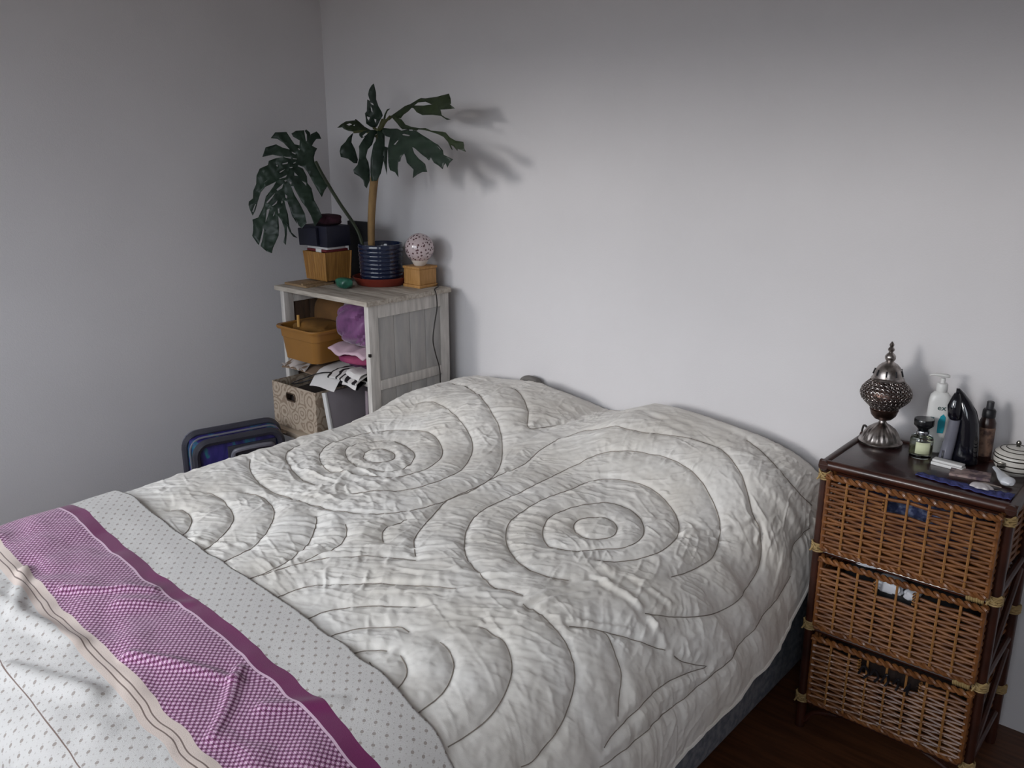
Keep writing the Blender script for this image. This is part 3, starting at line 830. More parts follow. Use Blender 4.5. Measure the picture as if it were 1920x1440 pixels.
lid = thing('box_lid', 'flat beige lid with turned-up flap under the swirl-printed box', 'lid', (.31, -.37, .426))
M_beige = mat('beige_card', '#b9a894', .8, var=.08)
MB().box(.182, .47, -.525, -.19, .427, .449, .003).build('tray', M_beige, lid)
MB().box(.20, .30, -.545, -.526, .440, .4455, .001, rot=Matrix.Rotation(-.35, 3, 'X')).build('flap', M_beige, lid)
MB().tube([(.235, -.541, .446), (.265, -.543, .450), (.285, -.541, .446)], .003, 6).build('flap_cord', M_black, lid)

# --- white slim case and a mauve folder leaning beside the box
M_white = mat('white_plastic', '#d4d2d0', .5)
R_ = Matrix.Rotation(-.20, 3, 'Y')
wbn = thing('white_binder', 'slim white binder leaning against the swirl-printed storage box', 'binder', (.523, -.33, .4265))
MB().box(.513, .534, -.474, -.464, .431, .631, .002, rot=R_, about=(.523, -.3, .4265)).build('spine', M_white, wbn)
MB().box(.515, .532, -.4635, -.20, .432, .630, .002, rot=R_, about=(.523, -.3, .4265)).build('cover', mat('grey_mauve_card', '#8f878c', .7, var=.1, vscale=15), wbn)
fo = MB().box(.585, .600, -.36, -.05, .43, .635, .001, rot=Matrix.Rotation(.03, 3, 'Y'), about=(.59, -.2, .43))
o = fo.build('mauve_folder', mat('mauve_card', '#8d7f86', .7, var=.1, vscale=15))
tag(o, 'upright mauve grey folder at the right of the lower compartment', 'folder')
zmin = min((o.matrix_basis @ v.co).z for v in o.data.vertices)
o.location.z += .4265 - zmin
# dark boxes on the bottom boards, in the shade
MB_ = MB().box(.20, .44, -.40, -.10, .101, .36, .006)
tag(MB_.build('dark_crate', mat('dark_crate_plastic', '#262225', .6)), 'dark crate on the bottom board of the cabinet', 'crate')

# --- suitcase between wall and bed
sc_root = thing('suitcase', 'dark blue-purple hard suitcase with black handle leaning at the left wall', 'suitcase', (.13, -.70, 0))
M_shell = bpy.data.materials.new('galaxy_print_shell')
M_shell.use_nodes = True
g = NG(M_shell)
pbn = M_shell.node_tree.nodes['Principled BSDF']; pbn.inputs['Roughness'].default_value = .3
tcn = g.new('ShaderNodeTexCoord'); mpn = g.new('ShaderNodeMapping'); mpn.inputs['Rotation'].default_value = (.6, .3, 0); mpn.inputs['Scale'].default_value = (1, 2.2, .8)
g.link(tcn.outputs['Object'], mpn.inputs[0])
nn = g.new('ShaderNodeTexNoise'); nn.inputs['Scale'].default_value = 9; nn.inputs['Detail'].default_value = 3; nn.inputs['Distortion'].default_value = .8
g.link(mpn.outputs[0], nn.inputs['Vector'])
rp = g.new('ShaderNodeValToRGB')
cr = rp.color_ramp
cr.elements[0].position = .30; cr.elements[0].color = (*srgb('#191540'), 1)
cr.elements[1].position = .75; cr.elements[1].color = (*srgb('#5c2f70'), 1)
for p, c in ((.44, '#2b2768'), (.52, '#3a3078'), (.58, '#2b7480'), (.63, '#2e3a7c')):
    e = cr.elements.new(p); e.color = (*srgb(c), 1)
g.link(nn.outputs[0], rp.inputs[0]); g.link(rp.outputs[0], pbn.inputs['Base Color'])
M_trim = mat('charcoal_plastic', '#3d3c45', .4, var=.15, vscale=30)
M_trim2 = mat('worn_grey_plastic', '#77767f', .35)
# local frame: a = along the case (towards the corner), b = outward to the room, z up
SQ = math.radians(14)
ax = Vector((math.sin(SQ), math.cos(SQ), 0)); bxv = Vector((math.cos(SQ), -math.sin(SQ), 0))
O_ = Vector((.080, -.865, .0))
def SW(a, b, z): return O_ + ax * a + bxv * b + Vector((0, 0, z))
FR = Matrix(((bxv.x, ax.x, 0), (bxv.y, ax.y, 0), (0, 0, 1))).to_4x4(); FR.translation = O_
def sbx(x0, x1, y0, y1, z0, z1, bev): return MB().box(x0, x1, y0, y1, z0, z1, bev).move(FR)
sh = sbx(.06, .21, 0, .34, .05, .50, .04).build('shell', M_shell, sc_root)
for za in (.0,):
    pass
# face frame: raised rounded rectangle on the room-facing side and along the top
fr_ = MB()
loop = [(.213, y, z) for y, z in rrect(.17, .275, .16, .215, .05)]
fr_.tube(loop, .015, 8, closed=True); fr_.move(FR); fr_.build('face_frame', M_trim, sc_root)
fr_ = MB()
loop = [(.135, y, z) for y, z in rrect(.17, .275, .176, .231, .05)]
fr_.tube(loop, .014, 8, closed=True); fr_.move(FR); fr_.build('zip_band', M_trim, sc_root)
for k in range(2):
    fr_ = MB(); loop = [(.085 + .095 * k, y, z) for y, z in rrect(.17, .275, .171, .226, .048)]
    fr_.tube(loop, .004, 6, closed=True); fr_.move(FR); fr_.build('rib', M_trim2, sc_root)
hp = sbx(.205, .218, .125, .310, .31, .460, .006).build('handle_recess', M_trim, sc_root)
hd = MB(); hd.tube([(x, y, z) for x, y, z in spline([(.218, .142, .37), (.226, .142, .432), (.238, .17, .448), (.238, .265, .448), (.226, .293, .432), (.218, .293, .37)], 6)], .009, 8); hd.move(FR)
hd.build('handle', M_trim2, hp)
for yy in (.04, .30):
    for xx in (.09, .18):
        w_ = MB(); w_.lathe([(.0, -.012), (.022, -.012), (.025, -.006), (.025, .006), (.022, .012), (.0, .012)], (0, 0, 0), 16, cap=False)
        w_.move(FR @ Matrix.Translation((xx, yy, .0255)) @ Matrix.Rotation(math.pi / 2, 4, 'Y')); w_.build('wheel', M_black, sc_root)
        sbx(xx - .014, xx + .014, yy - .014, yy + .014, .034, .055, .003).build('wheel_housing', M_trim, sc_root)
mc = MB(); pillow_blob(mc, (.40, -.60, .215), .085, .11, .212, seed=31, amp=.10, fx=3)
tag(mc.build('magenta_garment', mat('magenta_violet_fabric', '#6a2b5e', .85, col2='#432048', vscale=10, bump=.4, bscale=40)), 'magenta violet garment heaped between suitcase and cabinet', 'garment')

# ------------------------------------------------------------------ things on top of the cabinet
CT = SZ + .018
# --- flat wooden boards
M_bamboo = mat('honey_bamboo', '#a87a3e', .5, col2='#8d6230', vscale=14, stretch=(10, 10, 1), bump=.15)
M_oak = mat('pale_board_wood', '#9d8465', .6, col2='#846b4e', vscale=10, stretch=(1, 8, 8), bump=.2)
tr = thing('wooden_board', 'thin wooden boards lying flat under the bamboo box', 'board', (.22, -.30, CT))
for k in range(3):
    MB().box(.150, .295, -.385 + k * .045, -.342 + k * .045, CT, CT + .009, .0015).build('slat', M_oak, tr)
MB().box(.262, .276, -.386, -.252, CT + .0092, CT + .016, .0015).build('batten', M_oak, tr)
# --- bamboo box
bb0 = CT + .0165
wb = thing('bamboo_box', 'slatted honey bamboo box holding dark books on the cabinet top', 'box', (.238, -.235, bb0))
def slat_wall(p0, p1, nrm, n, zt, flare):
    p0, p1 = Vector(p0), Vector(p1)
    for k in range(n):
        a, b = p0.lerp(p1, k / n + .004), p0.lerp(p1, (k + 1) / n - .004)
        vv = []
        for off in (0, .005):
            for z, fl in ((bb0, 0), (zt, flare)):
                for q in (a, b):
                    c = Vector(((p0 + p1) / 2)); s = 1 + fl * .9
                    w = Vector(nrm) * (-off + fl * .075)
                    qq = c + (q - c) * s + w
                    vv.append((qq.x, qq.y, z))
        m = MB().add(vv, [(0, 1, 3, 2), (4, 6, 7, 5), (0, 4, 5, 1), (2, 3, 7, 6), (0, 2, 6, 4), (1, 5, 7, 3)])
        m.build('slat', M_bamboo, wb, smooth=0)
zt = bb0 + .112
x0_, x1_, ya_, yb_ = .178, .302, -.292, -.175
slat_wall((x0_, ya_), (x1_, ya_), (0, -1), 11, zt, .09) if False else None
def sw3(a, b, n_, k): slat_wall((*a, 0), (*b, 0), (*n_, 0), k, zt, .09)
sw3((x0_, ya_), (x1_, ya_), (0, -1), 9); sw3((x1_, ya_), (x1_, yb_), (1, 0), 8); sw3((x1_, yb_), (x0_, yb_), (0, 1), 9); sw3((x0_, yb_), (x0_, ya_), (-1, 0), 8)
MB().box(x0_ + .006, x1_ - .006, ya_ + .006, yb_ - .006, bb0 + .001, bb0 + .006).build('bottom', M_bamboo, wb)
for cx, cy in ((x0_, ya_), (x1_, ya_), (x1_, yb_), (x0_, yb_)):
    MB().tube([(cx, cy, bb0), (cx + (.0068 if cx > .2 else -.0068) , cy + (-.0068 if cy < -.2 else .0068), zt)], .0035, 8).build('corner_post', M_bamboo, wb)
# --- what stands in the bamboo box
M_navy = mat('navy_card', '#15162a', .55, var=.2, vscale=20)
M_red = mat('dark_red_card', '#6a1f24', .6, var=.2, vscale=20)
o = MB().box(.178, .304, -.286, -.18, zt + .001, zt + .010, .001).build('red_book', M_red)
tag(o, 'thin dark red book lying across the bamboo box', 'book')
wtag = MB().box(.238, .272, -.2885, -.2845, zt - .001, zt + .012, .0006)
tag(wtag.build('white_label', mat('white_card', '#d8d6d2', .6)), 'small white card at the front of the red book', 'card')
o = MB().box(.172, .302, -.279, -.19, zt + .0105, zt + .019, .001).build('white_notebook', mat('white_notebook_cover', '#c9c6c6', .6))
tag(o, 'white notebook between red book and navy box', 'notebook')
nb = thing('navy_box', 'open navy blue carton standing on the bamboo box', 'box', (.235, -.23, zt + .02))
z0_ = zt + .0195
R_ = Matrix.Rotation(.10, 3, 'Y') 
MB().box(.145, .262, -.300, -.286, z0_ + .004, z0_ + .072, .002, rot=Matrix.Rotation(-.06, 3, 'Y')).build('front_panel', M_navy, nb)
MB().box(.150, .310, -.285, -.17, z0_, z0_ + .082, .003).build('body', M_navy, nb)
bk = MB().box(.20, .345, -.095, -.075, CT + .0005, CT + .235, .003)
tag(bk.build('black_folder', mat('black_card', '#121114', .6)), 'tall black folder standing behind bamboo box and plant', 'folder')
kn = MB(); pillow_blob(kn, (.235, -.22, z0_ + .102), .055, .045, .022, seed=41, amp=.2, fx=4)
tag(kn.build('maroon_scarf', mat('maroon_wool', '#3b1a26', .95, var=.4, vscale=60, bump=.6, bscale=150)), 'crumpled maroon scarf on top of the navy box', 'scarf')

# --- green stone
gs = MB()
def stone(a, b):
    th = a * 2 * math.pi; p = (b - .5) * math.pi
    k = 1 + .10 * math.sin(3 * th + 2 * p) + .06 * math.sin(5 * th - 3 * p + 1)
    ct, s_ = math.cos(th), math.sin(th)
    return (.405 + .036 * math.cos(p) ** .6 * math.copysign(abs(ct) ** .7, ct) * k, -.288 + .024 * math.cos(p) ** .6 * math.copysign(abs(s_) ** .7, s_) * k, CT + .021 + .021 * math.copysign(abs(math.sin(p)) ** .7, math.sin(p)))
gs.grid(stone, 22, 12, closed_u=True)
tag(gs.build('green_stone', mat('malachite_green', '#2b6b55', .3, col2='#164638', vscale=35, coat=.3)), 'small polished green stone beside the plant saucer', 'stone')

# --- saucer and potted monstera
PX, PY = .432, -.118
M_terra = mat('terracotta_plastic', '#7c2f22', .5, var=.1, vscale=20)
sau = MB().lathe([(0, 0), (.092, 0), (.098, .004), (.114, .030), (.116, .033), (.113, .034), (.108, .030), (.094, .007), (0, .006)], (PX, PY, CT), 40, cap=False)
tag(sau.build('plant_saucer', M_terra), 'terracotta plant saucer under the blue pot', 'saucer')
plant = thing('potted_monstera', 'monstera with split leaves and bare cane in a ribbed blue pot', 'plant', (PX, PY, CT + .007))
M_pot = mat('glossy_blue_ceramic', '#1c2640', .16, var=.2, vscale=8, coat=.7)
prof = [(0, .0), (.078, .0), (.080, .004)]
zz = .006
while zz < .150:
    k = (zz - .006) / .144
    r0 = .081 + .006 * k
    for f, dr in ((0, 0), (.25, .0026), (.5, .0036), (.75, .0026)):
        prof.append((r0 + dr, zz + f * .0160))
    zz += .0160
top_z = zz
prof += [(.088, top_z), (.0885, top_z + .004), (.085, top_z + .005), (.082, top_z), (.080, top_z - .02), (0, top_z - .022)]
MB().lathe(prof, (PX, PY, CT + .007), 48, cap=False).build('pot', M_pot, plant)
M_soil = mat('potting_soil', '#2a2019', .95, var=.4, vscale=90, bump=.8, bscale=120)
MB().lathe([(0, top_z - .014), (.05, top_z - .015), (.0795, top_z - .018)], (PX, PY, CT + .007), 32, cap=False).build('soil', M_soil, plant)
PZ = CT + .007 + top_z - .016
M_cane = mat('tan_cane_bark', '#9a7b4f', .75, col2='#7c6140', vscale=14, stretch=(3, 3, 1), bump=.4, bscale=60)
cane = MB()
cp = spline([(.395, -.135, PZ - .005), (.403, -.135, 1.25), (.425, -.135, 1.38), (.447, -.133, 1.47)], 8)
cane.tube(cp, [.0135 + .004 * (i / len(cp)) for i in range(len(cp))], 12)
cane.build('cane', M_cane, plant)
M_stem = mat('dark_green_stem', '#2c3420', .55, var=.3, vscale=30)
M_stem2 = mat('olive_stem', '#4a4c25', .55, var=.3, vscale=30)
cane2 = MB().tube(spline([(.447, -.133, 1.465), (.462, -.132, 1.53), (.470, -.128, 1.60)], 6), [.018, .0175, .017, .0165, .016, .0155, .015, .014, .013, .012, .011, .010, .009], 10)
cane2.build('green_stem', M_stem2, plant)
MB().tube(spline([(.385, -.165, PZ - .005), (.355, -.17, 1.21), (.295, -.205, 1.315), (.245, -.24, 1.42), (.222, -.252, 1.47)], 8), .0068, 8).build('petiole', M_stem, plant)
M_leaf = mat('monstera_leaf_green', '#26362a', .42, col2='#1a271f', vscale=12, spec=.4)
M_leaf2 = mat('monstera_leaf_olive', '#2f3a22', .45, col2='#1f2a1a', vscale=12, spec=.4)
LEAVES = [{"o":[0.1752,-0.3528,1.377],"x":[0.6738,0.739,-0.0],"y":[-0.282,0.2572,0.9243],"p":[[0.0763,0.1815],[0.0893,0.2174],[0.1092,0.2326],[0.1197,0.2212],[0.1273,0.2023],[0.1086,0.1985],[0.0977,0.1834],[0.092,0.1683],[0.1115,0.1589],[0.104,0.1419],[0.0994,0.1193],[0.0998,0.1043],[0.1205,0.0667],[0.1378,0.0441],[0.1514,0.0104],[0.1368,-0.012],[0.1257,-0.038],[0.1085,-0.008],[0.0914,0.0257],[0.0742,0.0594],[0.0603,0.0782],[0.0392,0.0876],[0.0374,0.082],[0.0567,0.0726],[0.0704,0.0445],[0.0717,0.0183],[0.0873,-0.0042],[0.0971,-0.0527],[0.1142,-0.0862],[0.126,-0.116],[0.1096,-0.1418],[0.097,-0.1564],[0.0836,-0.1156],[0.0682,-0.0858],[0.051,-0.0634],[0.0339,-0.0299],[0.0202,-0.0],[0.0114,0.0],[0.0233,-0.0335],[0.0438,-0.0708],[0.0608,-0.108],[0.0673,-0.145],[0.0493,-0.1669],[0.0286,-0.1446],[0.0115,-0.1149],[0.0049,-0.0889],[-0.0052,-0.0592],[-0.0157,-0.0554],[-0.0092,-0.0888],[-0.0025,-0.111],[0.0004,-0.1553],[0.0088,-0.1811],[0.0312,-0.2035],[0.0155,-0.1996],[0.0001,-0.1774],[-0.0083,-0.1515],[-0.0088,-0.1883],[-0.0129,-0.2322],[-0.0215,-0.2211],[-0.0159,-0.1955],[-0.0173,-0.1661],[-0.0273,-0.1366],[-0.0393,-0.118],[-0.0381,-0.1585],[-0.0403,-0.1915],[-0.0528,-0.217],[-0.0635,-0.2388],[-0.0673,-0.2606],[-0.088,-0.253],[-0.1103,-0.2308],[-0.1032,-0.209],[-0.0958,-0.1689],[-0.0991,-0.1578],[-0.1083,-0.198],[-0.1172,-0.2271],[-0.1258,-0.216],[-0.1411,-0.1903],[-0.1375,-0.172],[-0.1372,-0.1464],[-0.1395,-0.1262],[-0.1178,-0.1172],[-0.0965,-0.0769],[-0.0856,-0.0401],[-0.0571,0.0005],[-0.0463,0.0227],[-0.0886,0.0007],[-0.1063,-0.0196],[-0.119,-0.0583],[-0.1262,-0.0877],[-0.1386,-0.1097],[-0.1488,-0.0875],[-0.1539,-0.0654],[-0.152,-0.0543],[-0.138,-0.0397],[-0.1359,-0.0101],[-0.1235,0.0157],[-0.1214,0.0491],[-0.1088,0.0751],[-0.0771,0.0899],[-0.0734,0.1048],[-0.0487,0.1141],[-0.0169,0.1178],[-0.059,0.131],[-0.0995,0.1254],[-0.0868,0.1647],[-0.0444,0.1722],[-0.0198,0.159],[0.0083,0.1496],[-0.0161,0.1778],[-0.0406,0.1966],[-0.0653,0.1985],[-0.0473,0.2211],[-0.0048,0.2249],[0.0125,0.1947],[0.0264,0.1721],[0.0441,0.1702],[0.0461,0.1872],[0.0198,0.2079],[0.0129,0.2212],[0.0308,0.2317],[0.0629,0.2325],[0.066,0.2098],[0.0692,0.1853],[0.0735,0.1872],[0.0732,0.2136],[0.0646,0.2306],[0.0701,0.2382],[0.0841,0.225],[0.0868,0.2136]],"h":[[[0.0135,0.1421],[0.0294,0.1375],[0.0275,0.1327],[0.017,0.1364]],[[0.0368,0.1578],[0.0456,0.1552],[0.043,0.1477]],[[-0.0151,0.1196],[0.0114,0.1188],[0.0096,0.1143],[-0.0134,0.1166]],[[0.0184,0.1158],[0.0333,0.1158],[0.0325,0.112],[0.0202,0.112]],[[-0.0225,0.0934],[0.0005,0.0979],[-0.0014,0.0915],[-0.0208,0.0897]],[[0.0182,0.0978],[0.0295,0.1008],[0.028,0.0959],[0.0199,0.0948]],[[-0.0352,0.0618],[-0.0104,0.0721],[-0.0176,0.0635],[-0.0318,0.058]],[[0.0055,0.0776],[0.0186,0.0791],[0.016,0.0739],[0.0072,0.0739]],[[-0.0339,0.0338],[-0.0038,0.0456],[-0.0074,0.0374],[-0.0321,0.0308]],[[-0.045,-0.0107],[-0.0183,0.0114],[-0.0238,-0.0035],[-0.0415,-0.0174]],[[-0.0858,-0.0604],[-0.0504,-0.0237],[-0.0612,-0.044],[-0.0789,-0.0642]],[[-0.0633,-0.0754],[-0.042,-0.0545],[-0.0457,-0.0663],[-0.0598,-0.0773]],[[-0.0902,-0.1414],[-0.0844,-0.0881],[-0.0721,-0.0845],[-0.0795,-0.1139]],[[-0.0603,-0.1141],[-0.0513,-0.0958],[-0.0532,-0.1105],[-0.0586,-0.1186]],[[-0.0407,-0.0885],[-0.0355,-0.0886],[-0.034,-0.107],[-0.0392,-0.1088]],[[-0.0136,-0.0277],[-0.0049,-0.037],[-0.0058,-0.0481],[-0.012,-0.0425]],[[0.0047,0.0205],[0.0134,0.0149],[0.0115,0.0056],[0.0056,0.0112]],[[0.0246,0.0559],[0.0385,0.0409],[0.0244,0.0428]],[[0.0506,0.0259],[0.0664,0.0183],[0.068,0.0034]],[[-0.028,-0.0553],[-0.0228,-0.0572],[-0.0229,-0.0665],[-0.0271,-0.0665]],[[-0.0164,0.0244],[-0.0058,0.0255],[-0.0094,0.0188]],[[0.0271,-0.1298],[0.0355,-0.152],[0.0303,-0.1483]],[[-0.0472,0.0879],[-0.0384,0.0898],[-0.0403,0.0823]],[[-0.1413,-0.0931],[-0.1284,-0.0637],[-0.1257,-0.0649],[-0.1364,-0.0968]],[[-0.0955,0.0174],[-0.0742,0.034],[-0.0884,0.0192]]]},{"o":[0.4213,-0.1206,1.6688],"x":[0.7071,0.7071,-0.0],"y":[0.1059,-0.1059,0.9887],"p":[[0.0096,0.0882],[0.016,0.0562],[0.0152,0.0308],[0.0226,0.0054],[0.0334,-0.0145],[0.0371,-0.0288],[0.0258,-0.046],[0.0128,-0.0691],[0.0006,-0.0749],[-0.0139,-0.0691],[-0.028,-0.0576],[-0.0285,-0.0404],[-0.0302,-0.0203],[-0.0224,-0.0118],[-0.0184,0.0308],[-0.0085,0.0251],[-0.0145,0.0476],[-0.009,0.0673],[0.0005,0.0812]],"h":[[[-0.0088,0.0195],[0.0027,0.0167],[0.0053,0.0096],[-0.0033,0.0133]],[[-0.0066,0.0067],[-0.0013,-0.0032],[-0.0007,-0.0174],[-0.0056,-0.0117]],[[-0.0236,-0.0318],[-0.0119,-0.0346],[-0.017,-0.0461],[-0.0226,-0.0404]],[[0.004,-0.0403],[0.0112,-0.0432],[0.0091,-0.0547],[0.005,-0.0489]]]},{"o":[0.3298,-0.1327,1.6025],"x":[0.7399,0.6727,-0.0],"y":[-0.4428,0.4871,0.7528],"p":[[-0.0723,-0.0002],[-0.0564,0.0095],[-0.0397,0.0291],[-0.0067,0.033],[-0.0027,0.0409],[0.0119,0.0252],[0.0345,0.0018],[0.0594,-0.0138],[0.0777,-0.0176],[0.06,-0.0234],[0.0447,-0.0196],[0.0092,-0.0273],[-0.0241,-0.0235],[-0.0429,-0.0118],[-0.0526,-0.0021]],"h":[[[-0.0369,0.0103],[-0.0237,0.0162],[-0.0144,0.0115],[-0.0261,0.0064]],[[-0.0109,0.0049],[-0.0021,0.0076],[-0.0031,0.001]]]},{"o":[0.3543,-0.1849,1.5217],"x":[0.4258,0.9048,-0.0],"y":[-0.1884,0.0887,0.9781],"p":[[0.0217,0.06],[0.012,0.0394],[0.0087,0.0217],[0.0197,-0.0049],[0.0281,-0.0434],[0.0235,-0.0582],[0.0115,-0.0566],[-0.0111,-0.0401],[-0.0375,-0.0325],[-0.0398,-0.0105],[-0.0335,0.0071],[-0.0137,0.0247],[-0.0031,0.0394],[0.0135,0.0541]],"h":[]},{"o":[0.475,-0.2147,1.4985],"x":[0.53,0.848,-0.0],"y":[-0.2172,0.1358,0.9666],"p":[[-0.014,0.0783],[0.0072,0.0899],[0.0365,0.0929],[0.0715,0.093],[0.0467,0.0755],[0.0321,0.0377],[0.013,0.0174],[0.0052,-0.0086],[0.0123,-0.029],[0.016,-0.0552],[0.0128,-0.0958],[-0.0011,-0.1247],[-0.0091,-0.1158],[-0.0118,-0.0955],[-0.0237,-0.0808],[-0.043,-0.069],[-0.0447,-0.0546],[-0.0289,-0.0374],[-0.0211,-0.0114],[-0.0174,0.0175],[-0.0177,0.032],[-0.0078,0.0465],[0.0068,0.0667],[-0.0067,0.0609],[-0.0132,0.0696]],"h":[[[-0.0025,0.0696],[0.0155,0.0847],[0.0273,0.087],[0.0117,0.0737],[0.0008,0.0644]]]},{"o":[0.5165,-0.181,1.5066],"x":[0.6247,0.7809,-0.0],"y":[-0.2328,0.1862,0.9545],"p":[[-0.0018,0.0855],[0.0212,0.0855],[0.0263,0.0708],[0.0238,0.021],[0.0324,0.0209],[0.0281,-0.0084],[0.0151,-0.0377],[0.0045,-0.0786],[-0.0112,-0.1048],[-0.0313,-0.1046],[-0.034,-0.0725],[-0.0301,-0.0228],[-0.0228,0.0093],[-0.0175,0.0298],[-0.0036,0.0503],[0.001,0.0562]],"h":[]},{"o":[0.5395,-0.1686,1.484],"x":[0.6247,0.7809,-0.0],"y":[-0.2328,0.1862,0.9545],"p":[[-0.0075,0.0506],[0.012,0.0455],[0.008,0.0153],[0.0055,-0.0098],[0.0031,-0.06],[-0.0019,-0.0348],[-0.0068,-0.0097],[-0.0124,0.0029]],"h":[]},{"o":[0.761,-0.2265,1.5017],"x":[0.9966,-0.0822,0.0],"y":[0.0181,0.2197,0.9754],"p":[[-0.2182,0.0971],[-0.1765,0.0944],[-0.1321,0.0941],[-0.0942,0.0844],[-0.0529,0.0907],[-0.0131,0.0839],[0.024,0.0699],[0.0641,0.0562],[0.1,0.0427],[0.1231,0.036],[0.1486,0.0182],[0.1593,0.0027],[0.2078,-0.0111],[0.1899,-0.0236],[0.1848,-0.0393],[0.169,-0.024],[0.1605,-0.0332],[0.1616,-0.0455],[0.1357,-0.0337],[0.1122,-0.0252],[0.0935,-0.0073],[0.0889,-0.0188],[0.0722,-0.0099],[0.0395,0.0034],[0.0139,0.0169],[-0.011,0.026],[-0.0186,0.0259],[0.0015,0.0052],[0.0283,-0.0129],[0.0696,-0.0306],[0.087,-0.0576],[0.0573,-0.0573],[0.0332,-0.066],[0.0102,-0.0807],[0.0031,-0.0506],[-0.0104,-0.0416],[-0.0367,-0.0281],[-0.0488,-0.0095],[-0.0598,0.0044],[-0.0721,-0.0099],[-0.0766,-0.0241],[-0.0878,-0.0267],[-0.0828,-0.048],[-0.0815,-0.0788],[-0.1032,-0.0628],[-0.1329,-0.0564],[-0.1484,-0.0423],[-0.1523,-0.0256],[-0.1596,0.0224],[-0.1605,0.0608],[-0.1861,0.0656],[-0.2225,0.0802]],"h":[[[-0.1301,0.0346],[-0.1181,0.0513],[-0.1104,0.0525],[-0.1182,0.0347]],[[-0.0895,0.0726],[-0.0761,0.0737],[-0.0418,0.0678],[-0.0469,0.065],[-0.0867,0.069]],[[-0.0504,0.0883],[-0.0312,0.0882],[-0.0304,0.0845],[-0.0483,0.0841]],[[0.1124,0.0359],[0.1329,0.0248],[0.1443,0.0137],[0.1298,0.0225]]]},{"o":[0.7216,-0.1503,1.6534],"x":[0.9897,-0.1428,0.0],"y":[0.0286,0.1979,0.9798],"p":[[-0.2277,-0.0278],[-0.2116,-0.0182],[-0.1906,-0.0113],[-0.1536,0.0025],[-0.109,0.0182],[-0.0761,0.0244],[-0.0178,0.0449],[0.0075,0.0429],[0.0875,0.0449],[0.1395,0.0554],[0.157,0.0381],[0.1708,0.0198],[0.1659,0.0166],[0.1995,0.0024],[0.1715,0.0009],[0.1096,0.0012],[0.1218,-0.0172],[0.1473,-0.0266],[0.1737,-0.0327],[0.1569,-0.0347],[0.1186,-0.0205],[0.0784,-0.0175],[0.0092,-0.0162],[-0.031,-0.0049],[-0.0555,0.0097],[-0.0689,0.0124],[-0.0784,-0.0015],[-0.1103,-0.0128],[-0.1339,-0.0244],[-0.1612,-0.0215],[-0.1803,-0.0163],[-0.2087,-0.0305]],"h":[[[-0.0493,0.019],[-0.022,0.0276],[0.0187,0.0299],[0.0576,0.0196],[0.0138,0.0162]]]},{"o":[0.8112,-0.2036,1.5745],"x":[0.9897,-0.1428,0.0],"y":[0.0145,0.1005,0.9948],"p":[[-0.2476,0.0599],[-0.2212,0.0618],[-0.2029,0.0545],[-0.1807,0.0495],[-0.1533,0.0317],[-0.1101,0.0232],[-0.0598,0.0182],[-0.0191,0.0179],[0.0216,0.0087],[0.0804,0.0051],[0.0959,0.0028],[0.1241,-0.0136],[0.1551,-0.0245],[0.1959,-0.0276],[0.1999,-0.048],[0.212,-0.0597],[0.169,-0.0504],[0.1697,-0.0569],[0.1458,-0.0419],[0.1341,-0.0376],[0.1416,-0.055],[0.1296,-0.0486],[0.1182,-0.0289],[0.0937,-0.0125],[0.0541,-0.0025],[0.0141,0.0054],[-0.0265,0.0112],[-0.0676,0.0138],[-0.0796,0.0093],[-0.1178,0.0152],[-0.1603,0.0144],[-0.1782,0.0215],[-0.2013,0.0358],[-0.2288,0.0478]],"h":[]},{"o":[0.4705,-0.0971,1.6473],"x":[0.8,0.6,-0.0],"y":[0.0,0.0,1.0],"p":[[-0.0137,-0.0204],[-0.0065,-0.0034],[0.0032,0.0159],[0.0162,0.0195],[0.0055,0.0098],[-0.0014,-0.0034],[-0.0033,-0.018]],"h":[]}]
